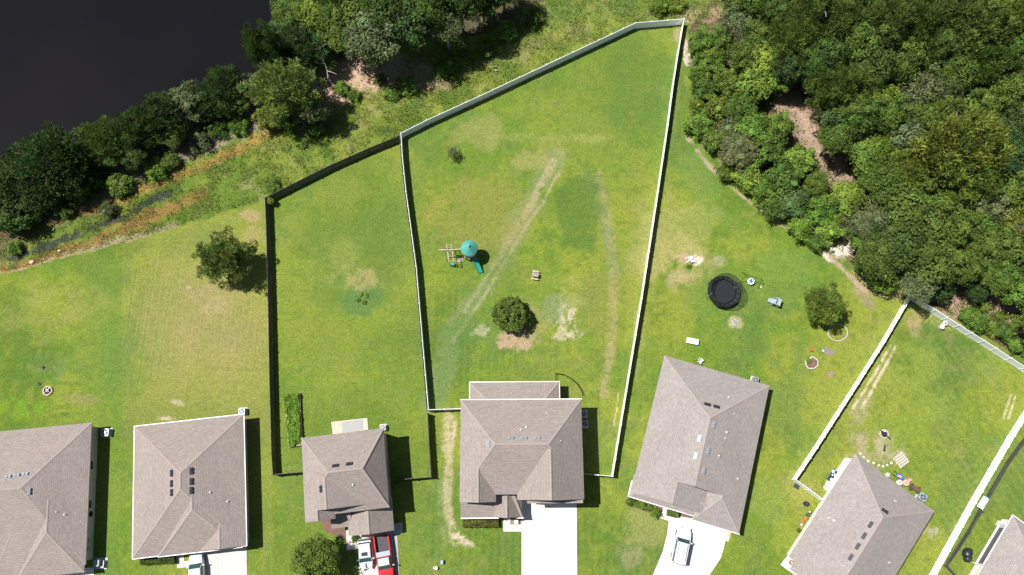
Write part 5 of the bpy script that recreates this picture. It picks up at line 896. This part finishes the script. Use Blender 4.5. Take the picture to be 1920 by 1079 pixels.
for s in range(2): proto('airy', 60+s, 2.8, 2.0, 7.0, 90, 46, .17, 'broad', 'bark_w', rough=.45, cr=.2, tintvar=.45)
proto('ball', 70, 2.4, 1.9, 4.2, 190, 70, .17, rough=.06, cr=.13, tintvar=.35)
COLS = dict(dark=(.074, .126, .028), deep=(.052, .098, .026), mid=(.108, .170, .033), bright=(.135, .225, .036), lime=(.185, .262, .042), olive=(.172, .225, .042), grey=(.145, .182, .074), blue=(.088, .155, .048), dpine=(.065, .118, .030), lpine=(.150, .208, .050))
def tree(name, label, cat, key, u, v, rpx, h, col, seed=0, group=None, i=None, cz=.66, sq=1.0):
    R = random.Random(int(u*13+v*7+seed)); me, tm, h0, rx, rz = PROTO[key][(R.randrange(100) if i is None else i) % len(PROTO[key])]
    h = h*(.74 if (u < 480 and v < 430 and h > 5 and u+v > 0 and rpx < 70 and group) else 1); p = W(u, v, h*cz); q = W(u+rpx, v, h*cz); r = (q-p).length; t = thing(name, label, cat, (p.x, p.y, 0), R.uniform(0, 6.28), group)
    sxy = r/rx/1.02; szc = min(max(sxy*.95, h*.3/rz), h*.62/rz)*sq
    o = bpy.data.objects.new('crown', me); COL.objects.link(o); o.parent = t; o.location = (0, 0, h-rz*szc); o.scale = (sxy*R.uniform(.92, 1.08), sxy*R.uniform(.92, 1.08), szc)
    c = COLS[col]; f = R.uniform(.86, 1.16); g = R.uniform(.92, 1.1); o.color = (c[0]*f*g, c[1]*f, c[2]*f, 1)
    o = bpy.data.objects.new('trunk', tm); COL.objects.link(o); o.parent = t; k = (h-rz*szc)/(h0-rz); o.scale = (sxy, sxy, h/h0)
    return t
# ---- lone trees and shrubs
tree('round_tree', 'dense round dark yellow green tree alone in the central yard below the picnic table', 'tree', 'ball', 957, 589, 37, 3.9, 'mid', 3, i=0, cz=.55)
PROTO['oak'][0]
tree('pine_tree', 'lone bushy pine on the second lawn, left of the dark wooden fence', 'tree', 'pine', 415, 484, 48, 6.6, 'lpine', 1, i=0, cz=.68)
tree('pine_tree', 'small open pine beside the thin ring of edging stones', 'tree', 'pine', 1548, 571, 38, 5.6, 'olive', 2, i=1, cz=.68)
tree('oak_tree', 'dark round oak in front of the pickup house at the bottom edge', 'tree', 'oak', 590, 1050, 50, 6.2, 'mid', 2, i=1, cz=.62)
tree('sapling', 'thin young sapling alone near the top left of the central yard', 'sapling', 'airy', 849, 288, 13, 1.9, 'grey', 2, cz=.6)
def hedge(label, pts, h, col, seed, name='hedge', n=3600, grp=None, cat='hedge', ls=.13):
    P = [W(u, v, h*.8) for u, v in pts]; c = sum(P, Vector())/len(P); t = thing(name, label, cat, (c.x, c.y, 0), 0, grp); rng = np.random.default_rng(seed)
    e1 = np.array(P[1]-P[0]); e2 = np.array(P[3]-P[0]); o = np.array(P[0])-np.array(c); a, b = rng.random(n), rng.random(n); k = rng.random(n); z = rng.uniform(.05, 1, n)*h
    side = k < .4; edge = rng.random(n) < .5; a = np.where(side & edge, np.round(a), a); b = np.where(side & ~edge, np.round(b), b); z = np.where(side, z, h)
    bump = vnoise(a*9+seed, b*9+3, 1.6, seed, 3)-.5; C = o[None]+e1[None]*a[:, None]+e2[None]*b[:, None]; C[:, 2] = z*(1+bump*.25); C[:, :2] += rng.normal(0, .05, (n, 2))
    N = np.stack([(a-.5)*side, (b-.5)*side, 1+0*a], -1); base = np.array(COLS[col] if isinstance(col, str) else col); T = base*(1+bump[:, None]*1.5)*rng.uniform(.6, 1.4, (n, 1))
    co, q, tt = leaves(C, N, ls, rng, np.clip(T, .005, 1)); me = bpy.data.meshes.new('foliage'); fast_mesh(me, co, q, tt); me.materials.append(M['weed']); ob = bpy.data.objects.new('foliage', me); COL.objects.link(ob); ob.parent = t
    mb = MB(); PP = [(p-c) for p in P]; mb.prism([(p.x*.92, p.y*.92) for p in PP], 0, h*.86); mb.build('stems', M['bark'], t)
hedge('clipped olive hedge under the porch of the central house', [(869, 974), (934, 974), (934, 988.5), (869, 988.5)], .8, (.12, .125, .03), 1)
hedge('clipped green hedge under the front eave of the second house', [(264, 1043), (326, 1040), (326, 1056), (264, 1059)], .8, (.085, .13, .025), 2)
hedge('small square hedge between the walk and drive of the fifth house', [(1253, 957), (1272, 961), (1271, 969), (1252, 966)], .8, (.09, .14, .03), 3, n=1300, grp='clipped shrubs before the fifth house')
g = 'clipped shrubs before the fifth house'
for u, v, r, l in ((1182, 941, 9.5, 'round clipped shrub at the left end of the row before the fifth house'), (1193.5, 946, 6.5, 'narrow yellow green shrub, second from the left before the fifth house'), (1204, 949, 8.5, 'clipped shrub in the middle of the five before the fifth house'), (1218, 952.5, 6.5, 'small yellowish shrub, fourth from the left before the fifth house'), (1230, 962, 10.5, 'largest round clipped shrub, beside the walk of the fifth house')): tree('round_shrub', l, 'shrub', 'shrub', u, v, r, 1.1, 'bright' if r > 7 else 'lime', 1, g, cz=.55)
tree('small_shrub', 'small dark shrub beside the walk of the pickup house', 'shrub', 'shrub', 666.5, 1009.5, 6.5, .9, 'mid', 1, cz=.5)
for k, (u, v, r) in enumerate(((676, 552, 5), (687, 554, 4.5), (671, 563, 4.5), (683, 567, 5))): tree('low_plant', ('upper left', 'upper right', 'lower left', 'lower right')[k]+' of four low green plants in the dark patch of the second yard', 'plant', 'shrub', u, v, r, .25, 'lime', k, 'low plants in the dark patch', cz=.5)
tree('vine', 'leafy vine in the inner top corner of the dark wooden fence', 'plant', 'shrub', 507, 377, 8, 1.5, 'lime', 3, cz=.7)
tree('low_plant', 'green plant inside the white edged hexagonal bed', 'plant', 'shrub', 1517, 677, 5.5, .4, 'bright', 1, cz=.5)
tree('low_plant', 'low green weed below the two white lawn chairs', 'plant', 'shrub', 1292, 500, 5, .3, 'bright', 1, cz=.5)
tree('low_plant', 'small green shrub at the lower end of the row of pots', 'plant', 'shrub', 1497, 995, 4.5, .5, 'mid', 1, cz=.5)
# plants crammed into the raised bed
rng = np.random.default_rng(77); n = 9000; a, b = rng.random(n)*1.04-.02, rng.random(n); c0 = np.array(gt_.location); q_ = [np.array(W(u, v, .4)) for u, v in ((533, 741), (560, 737), (564, 832), (543, 838))]
C = (q_[0]*(1-a[:, None])+q_[1]*a[:, None])*(1-b[:, None])+(q_[3]*(1-a[:, None])+q_[2]*a[:, None])*b[:, None]-c0
hh = vnoise(C[:, 0]+50, C[:, 1]+50, .9, 5, 4, .65); C[:, 2] = .35+np.clip(hh-.3, 0, 1)*1.3*rng.uniform(.5, 1, n); T = np.array((.155, .27, .035))*rng.uniform(.5, 1.5, (n, 1))*(.6+hh[:, None]*.9)
co, q, tt = leaves(C, np.tile([0, 0, 1.], (n, 1)), .19, rng, T); me = bpy.data.meshes.new('foliage'); fast_mesh(me, co, q, tt); me.materials.append(M['weed']); o = bpy.data.objects.new('foliage', me); COL.objects.link(o); o.parent = gt_
# ---- trees along the lake shore and in the woods: (u, v, radius px, height m, kind, colour)
SH = [(22, 335, 62, 9, 'cone', 'dpine'), (92, 300, 66, 11, 'pine', 'dpine'), (66, 362, 48, 6.5, 'oak', 'deep'), (138, 338, 42, 6, 'maple', 'dark'), (190, 268, 48, 9, 'pine', 'mid'), (10, 405, 40, 5, 'maple', 'dark'), (128, 300, 40, 8, 'cone', 'dpine'),
 (240, 252, 44, 8, 'pine', 'dpine'), (295, 218, 48, 9, 'pine', 'dpine'), (318, 243, 34, 6, 'oak', 'mid'), (352, 190, 38, 8, 'maple', 'grey'), (248, 292, 28, 4.5, 'oak', 'dark'), (385, 190, 38, 7.5, 'cone', 'dpine'), (420, 160, 36, 9, 'pine', 'dpine'), (436, 184, 34, 6.5, 'oak', 'mid'), (478, 162, 32, 6.5, 'airy', 'grey'),
 (530, 165, 62, 10, 'pine', 'lpine'), (578, 200, 36, 6, 'maple', 'grey'), (497, 92, 36, 11, 'pine', 'dpine'), (560, 85, 56, 7, 'pine', 'blue'), (545, 30, 40, 7, 'oak', 'mid'), (600, 22, 50, 8, 'oak', 'lime'), (606, 70, 38, 5.5, 'maple', 'olive'), (655, 42, 60, 10.5, 'oak', 'mid'), (702, 66, 64, 11, 'oak', 'grey'), (725, 18, 55, 13, 'oak', 'dark'), (775, 45, 48, 12, 'maple', 'deep'), (808, 15, 48, 13, 'oak', 'mid'), (835, 45, 38, 10, 'airy', 'grey'), (862, -5, 50, 13, 'oak', 'dark'), (905, -4, 40, 9, 'maple', 'deep'), (945, -22, 42, 9, 'oak', 'dark'), (640, -15, 55, 12, 'pine', 'mid')]
SHB = [(222, 345, 26, 2.2, 'shrub', 'mid'), (200, 392, 18, 1.6, 'shrub', 'grey'), (292, 318, 22, 2, 'shrub', 'bright'), (318, 300, 18, 1.8, 'shrub', 'mid'), (372, 262, 22, 2, 'shrub', 'grey'), (405, 240, 20, 1.8, 'shrub', 'mid'), (445, 235, 20, 1.8, 'shrub', 'bright'), (500, 222, 26, 3, 'shrub', 'olive'), (540, 222, 24, 3, 'maple', 'mid'), (590, 236, 20, 2.0, 'shrub', 'mid'), (640, 165, 16, 1.6, 'shrub', 'bright'), (662, 178, 14, 1.3, 'shrub', 'bright'), (700, 112, 16, 1.8, 'shrub', 'bright'), (712, 148, 12, 1.2, 'shrub', 'mid'), (762, 160, 22, 1.4, 'shrub', 'bright'), (735, 172, 18, 1.2, 'shrub', 'mid'), (835, 122, 26, 1.6, 'shrub', 'bright'), (868, 108, 22, 1.5, 'shrub', 'mid'), (912, 85, 24, 1.6, 'shrub', 'mid'), (950, 55, 22, 1.8, 'shrub', 'bright'), (1000, 30, 24, 1.8, 'shrub', 'mid'), (1240, 10, 20, 1.8, 'shrub', 'bright'), (1270, 5, 18, 1.6, 'shrub', 'lime'), (512, 348, 16, .9, 'shrub', 'mid'), (25, 466, 15, 1.4, 'shrub', 'bright'), (120, 395, 18, 1.6, 'shrub', 'mid'), (60, 402, 22, 1.8, 'shrub', 'dark')]
WD = [(1318, 78, 27, 3.4, 'maple', 'bright'), (1352, 72, 25, 3.4, 'maple', 'mid'), (1334, 112, 30, 3.6, 'maple', 'bright'), (1310, 140, 22, 3, 'shrub', 'bright'), (1322, 168, 24, 3, 'maple', 'mid'), (1362, 150, 30, 4, 'maple', 'olive'), (1398, 104, 36, 5, 'oak', 'mid'), (1425, 60, 40, 6, 'oak', 'mid'), (1385, 40, 36, 6, 'airy', 'grey'), (1440, 112, 36, 6, 'maple', 'lime'), (1414, 160, 40, 5.5, 'maple', 'lime'), (1462, 152, 28, 5, 'maple', 'bright'), (1388, 204, 36, 4.6, 'oak', 'mid'), (1345, 200, 26, 3.4, 'shrub', 'olive'), (1312, 228, 28, 3, 'maple', 'bright'), (1305, 196, 15, 2.4, 'shrub', 'lime'), (1340, 262, 26, 3, 'shrub', 'mid'), (1370, 240, 24, 3.2, 'shrub', 'grey'),
 (1385, 282, 36, 5, 'oak', 'grey'), (1412, 240, 34, 5, 'maple', 'bright'), (1442, 275, 38, 5, 'maple', 'mid'), (1460, 238, 26, 5, 'maple', 'bright'), (1362, 322, 18, 2.2, 'shrub', 'mid'), (1405, 330, 30, 3.6, 'shrub', 'lime'), (1435, 352, 30, 3.6, 'maple', 'bright'), (1472, 335, 36, 5, 'maple', 'mid'), (1450, 392, 26, 3, 'shrub', 'mid'), (1488, 378, 34, 4.2, 'maple', 'blue'), (1502, 300, 32, 4.6, 'maple', 'lime'), (1530, 345, 28, 4.6, 'oak', 'mid'), (1540, 395, 36, 4.6, 'maple', 'bright'), (1505, 425, 26, 3.2, 'maple', 'bright'), (1556, 426, 28, 4, 'maple', 'lime'), (1592, 370, 36, 5.5, 'maple', 'lime'), (1598, 412, 30, 4.5, 'airy', 'grey'), (1530, 450, 20, 2.4, 'shrub', 'mid'),
 (1368, -5, 34, 6, 'airy', 'olive'), (1420, 0, 38, 9, 'oak', 'mid'), (1470, 25, 44, 11, 'oak', 'dark'), (1488, 78, 44, 12, 'pine', 'mid'), (1480, 125, 38, 9, 'oak', 'deep'), (1540, 118, 42, 12, 'oak', 'dark'), (1515, 20, 36, 15, 'pine', 'lpine'), (1568, 45, 46, 14, 'pine', 'lpine'), (1608, 88, 46, 13, 'oak', 'mid'), (1562, 172, 46, 12, 'pine', 'mid'), (1604, 160, 36, 11, 'cone', 'lpine'), (1606, 222, 44, 11, 'oak', 'mid'), (1566, 262, 34, 8, 'oak', 'mid'), (1570, 222, 32, 9, 'maple', 'blue'),
 (1650, 50, 50, 15, 'pine', 'lpine'), (1634, 130, 44, 12, 'oak', 'dark'), (1640, 185, 40, 9, 'maple', 'lime'), (1692, 118, 44, 12, 'oak', 'mid'), (1702, 55, 44, 14, 'pine', 'mid'), (1742, 92, 44, 12, 'pine', 'lpine'), (1764, 30, 48, 15, 'pine', 'lpine'), (1822, 55, 52, 15, 'pine', 'lpine'), (1885, 42, 50, 15, 'pine', 'olive'), (1880, 105, 42, 12, 'oak', 'mid'), (1838, 128, 42, 12, 'pine', 'mid'), (1788, 145, 42, 11, 'oak', 'mid'), (1728, 170, 44, 11, 'airy', 'grey'), (1662, 222, 42, 10, 'oak', 'mid'), (1700, 195, 34, 9, 'airy', 'grey'), (1628, 290, 42, 8, 'maple', 'bright'), (1660, 278, 34, 7, 'maple', 'lime'), (1695, 258, 42, 9, 'maple', 'grey'), (1742, 222, 42, 10, 'oak', 'mid'),
 (1800, 275, 74, 15, 'pine', 'olive'), (1810, 335, 50, 12, 'pine', 'olive'), (1888, 180, 44, 11, 'oak', 'mid'), (1915, 235, 40, 10, 'oak', 'blue'), (1896, 300, 48, 10, 'oak', 'deep'), (1840, 200, 38, 10, 'maple', 'mid'), (1885, 360, 42, 9, 'oak', 'mid'), (1702, 318, 42, 9, 'pine', 'olive'), (1652, 338, 42, 8, 'oak', 'mid'), (1925, 140, 45, 12, 'pine', 'lpine'), (1925, 60, 45, 14, 'pine', 'lpine'), (1600, 20, 40, 14, 'oak', 'mid'), (1548, -8, 40, 13, 'pine', 'lpine'), (1700, -5, 45, 14, 'pine', 'lpine'), (1820, -5, 45, 15, 'pine', 'lpine'), (1770, 185, 34, 9, 'cone', 'grey'),
 (1715, 400, 72, 9.5, 'oak', 'mid'), (1770, 420, 66, 9, 'oak', 'mid'), (1690, 460, 62, 8.5, 'oak', 'dark'), (1750, 480, 66, 8.5, 'oak', 'mid'), (1640, 425, 40, 7, 'oak', 'grey'), (1648, 480, 46, 7.5, 'oak', 'mid'), (1822, 425, 42, 8, 'oak', 'mid'), (1848, 395, 40, 9, 'airy', 'grey'), (1802, 500, 40, 7.5, 'oak', 'mid'), (1722, 530, 40, 6.5, 'oak', 'grey'), (1660, 520, 30, 4, 'maple', 'bright'), (1618, 450, 28, 4.5, 'maple', 'mid'), (1625, 500, 20, 2.6, 'shrub', 'bright'), (1862, 460, 42, 8, 'oak', 'mid'), (1905, 425, 44, 9, 'airy', 'olive'), (1905, 480, 42, 8, 'maple', 'mid'), (1878, 520, 40, 7, 'oak', 'mid'), (1915, 545, 38, 7, 'maple', 'bright'), (1765, 545, 26, 4, 'maple', 'deep'), (1830, 545, 24, 4, 'oak', 'deep'),
 (1818, 592, 18, 2.0, 'shrub', 'bright'), (1838, 606, 20, 2, 'shrub', 'bright'), (1860, 618, 14, 1.4, 'shrub', 'lime'), (1888, 622, 20, 2.6, 'maple', 'mid'), (1905, 648, 16, 2, 'shrub', 'bright'), (1848, 575, 12, 1.2, 'shrub', 'lime'), (1880, 592, 12, 1.1, 'shrub', 'lime'), (1912, 600, 16, 1.6, 'shrub', 'olive')]
# extra stems filling the woods beyond the frame edges
for k, (u, v) in enumerate(((1380, -55), (1450, -50), (1520, -60), (1600, -50), (1680, -60), (1760, -60), (1850, -60), (1930, -50), (1985, 20), (1985, 110), (1980, 200), (1985, 290), (1975, 370), (1975, 450), (1970, 530), (1965, 610))): WD.append((u, v, 44, 11, ('oak', 'pine')[k % 2], ('mid', 'lpine')[k % 2]))
KN = {'oak': ('oak_tree', 'domed tree'), 'maple': ('leafy_tree', 'large-leaved bushy tree'), 'shrub': ('shrub', 'low leafy shrub'), 'pine': ('pine_tree', 'tall pine'), 'cone': ('conifer', 'narrow conifer'), 'airy': ('thin_tree', 'sparse pale-limbed tree')}
CN = {'dark': 'dark green', 'deep': 'very dark green', 'mid': 'mid green', 'bright': 'bright green', 'lime': 'yellow green', 'olive': 'olive yellow', 'grey': 'grey green', 'blue': 'bluish green', 'dpine': 'dark needled', 'lpine': 'light needled'}
ORD = ['first', 'second', 'third', 'fourth', 'fifth', 'sixth', 'seventh', 'eighth', 'ninth', 'tenth', 'eleventh', 'twelfth', 'thirteenth', 'fourteenth', 'fifteenth', 'sixteenth']
def zone(u, v, wd):
    if not wd: return 'on the lake shore' if u < 480 else ('beside the bare brown slope' if u < 640 else ('above the brown slope' if u < 790 else 'behind the meadow, top edge'))
    if v > 560: return 'beyond the lower right fence'
    if u < 1480 and v < 225: return 'at the wood edge by the long white fence'
    if u < 1610 and v >= 225: return 'between lawn and bare clearing'
    if v < 0 or u > 1930: return 'at the outer border of the woods'
    if v < 90: return 'in the woods, top edge'
    if v < 240: return 'in the upper right woods'
    if v < 370: return 'right of the clearing, midway down'
    return 'above the lower right fence'
def plant(lst, wd, grp):
    nsub = {}
    seen = {}
    keyed = sorted(lst, key=lambda a: a[0])
    for a in keyed: seen.setdefault((zone(a[0], a[1], wd), a[4], a[5]), []).append(a)
    for (z, key, col), ls in seen.items():
        for i, a in enumerate(ls):
            nm, kd = KN[key]; o = '' if len(ls) == 1 else (', leftmost' if i == 0 else (', rightmost' if i == len(ls)-1 else f', {ORD[i]} from left'))
            tree(nm, f'{CN[col]} {kd} {z}{o}'.replace('large-leaved bushy', 'bushy'), 'shrub' if key == 'shrub' else 'tree', key, a[0], a[1], a[2], a[3], col, 0, grp)
plant(SH, False, 'trees along the lake shore'); plant(SHB, False, 'shrubs between lake and meadow'); plant(WD, True, 'trees and shrubs of the woods')
# bare leaning pine trunks showing through the woods
def snag(label, base, top, h, r, m='bark_p'):
    a = W(*base, 1.0); b = W(*top, h); t = thing('bare_trunk', label, 'tree trunk', (a.x, a.y, 0)); mb = MB(); d = Vector((b.x-a.x, b.y-a.y, h)); pts = [d*k/6+Vector((.1*sin(k*2.1), .1*cos(k*1.7), 0)) for k in range(7)]; mb.tube(pts, r, 9, r*.55); mb.build('trunk', M[m], t); R = random.Random(int(base[0])); 
    for k in range(5): s = pts[3+k % 4]; e = s+Vector((R.uniform(-1.6, 1.6), R.uniform(-1.6, 1.6), R.uniform(-.2, .9))); mm = MB(); mm.tube([s, (s+e)/2+Vector((0, 0, .15)), e], .06, 5, .02); mm.build('dead_branch', M['bark_w'], t)
snag('bare grey pine trunk leaning up right near the top of the clearing', (1516, 84), (1546, 20), 13, .27)
snag('bare reddish pine trunk leaning in from the right edge of the woods', (1868, 196), (1925, 145), 11, .25)
snag('thin bare trunk right of the bare clearing', (1535, 180), (1563, 125), 9, .14)
snag('thin pale bare trunk on the bare brown slope by the lake', (625, 168), (598, 92), 5, .09, 'bark_w')
# ---- ground cover
def cover(name, label, poly, box, n, size, hmax, cols, seed, fn=None, dens=None):
    rng = np.random.default_rng(seed); u = rng.uniform(box[0], box[2], n); v = rng.uniform(box[1], box[3], n); P = np.array([W(0, 0)]*0)
    x, y = (u-960)/FPX, -(v-539.5)/FPX; c, s = cos(ROLL), sin(ROLL); x, y = c*x-s*y, s*x+c*y; rz = y*sin(TH)-cos(TH); k = CAMH/(-rz); X = x*k; Y = (y*cos(TH)+sin(TH))*k
    ok = inpoly(u, v, poly)
    cl = vnoise(X+300, Y+300, 1.8, seed, 4, .6); cl2 = vnoise(X+300, Y+300, 5, seed+1, 3)
    pr = np.clip((cl-.36)*5, .06, 1)
    if dens is not None: pr = pr*dens(u, v)
    ok &= rng.random(n) < pr
    u, v, X, Y, cl, cl2 = [a[ok] for a in (u, v, X, Y, cl, cl2)]; m = len(X); Z = ground_shape(X, Y)+rng.random(m)*hmax*np.clip((cl-.3)*3, .15, 1.2)+.03
    pick = np.clip((cl2-.25)*2*len(cols)*.9+rng.normal(0, .6, m), 0, len(cols)-1).astype(int); T = np.array([COLS.get(c, c) if isinstance(c, str) else c for c in cols])[pick]*rng.uniform(.6, 1.4, (m, 1))
    if fn is not None: T = fn(u, v, T, rng)
    co, q, tt = leaves(np.stack([X, Y, Z], -1), np.tile([0, 0, 1.], (m, 1)), size, rng, T); me = bpy.data.meshes.new(name); fast_mesh(me, co, q, tt); me.materials.append(M['weed']); o = bpy.data.objects.new(name, me); COL.objects.link(o); o['kind'] = 'stuff'; o['label'] = label; o['category'] = 'plants'
def rust(u, v, T, rng):
    d = np.minimum(dline(u, v, [(-40, 520), (60, 498), (150, 462), (230, 430), (300, 400), (380, 365)]), dline(u, v, [(0, 440), (90, 415), (200, 385), (290, 345), (380, 310), (470, 270), (530, 235), (560, 225)])); m = rng.random(len(u)) < .55*np.exp(-(d/13)**2)
    T = T.copy(); T[m] = np.array((.22, .12, .045))*rng.uniform(.5, 1.3, (m.sum(), 1)); d = dline(u, v, [(-40, 500), (60, 470), (150, 438), (220, 410), (260, 390), (320, 362)]); m = rng.random(len(u)) < .7*np.exp(-(d/10)**2); T[m] *= .45; return T
def mdens(u, v):
    d = np.minimum(dline(u, v, [(560, 200), (640, 150), (720, 130)])/34, dline(u, v, [(-20, 400), (120, 385), (230, 340), (330, 290), (430, 245), (500, 215)])/26); return 1-.75*np.exp(-d**2)
MEAD = [(-60, 540), (-20, 516), (60, 497), (130, 477), (230, 455), (330, 424), (420, 396), (497, 373), (560, 341), (620, 311), (752, 254), (1000, 135), (1192, 46), (1275, 38), (1300, 60), (1340, 10), (1340, -60), (560, -60), (560, 60), (520, 150), (400, 195), (330, 235), (240, 285), (150, 320), (60, 355), (-60, 392)]
cover('meadow_weeds', 'rough weedy meadow between the lake trees and the back fences', MEAD, (-60, -60, 1345, 545), 420000, .13, .38, [(.095, .15, .026), (.125, .18, .03), (.17, .18, .045), (.105, .165, .03), (.15, .20, .038), (.10, .145, .03), (.22, .2, .085)], 5, rust, mdens)
def wdens(u, v):
    d = dline(u, v, [(1440, 130), (1470, 185), (1510, 235), (1545, 290), (1580, 335)]); d2 = np.hypot((u-1581)/22, (v-470)/14); d3 = dline(u, v, [(1800, 560), (1860, 570), (1920, 600)])/22; return (1-.97*np.exp(-(d/24)**2))*(1-np.exp(-d2**2))*(1-.8*np.exp(-d3**2))
cover('undergrowth', 'low leafy undergrowth on the floor of the woods', WOODS[:-1]+[(1380, -60)], (1285, -60, 1990, 720), 200000, .2, 1.1, ['mid', 'mid', 'bright', 'lime', 'olive'], 9, None, wdens)
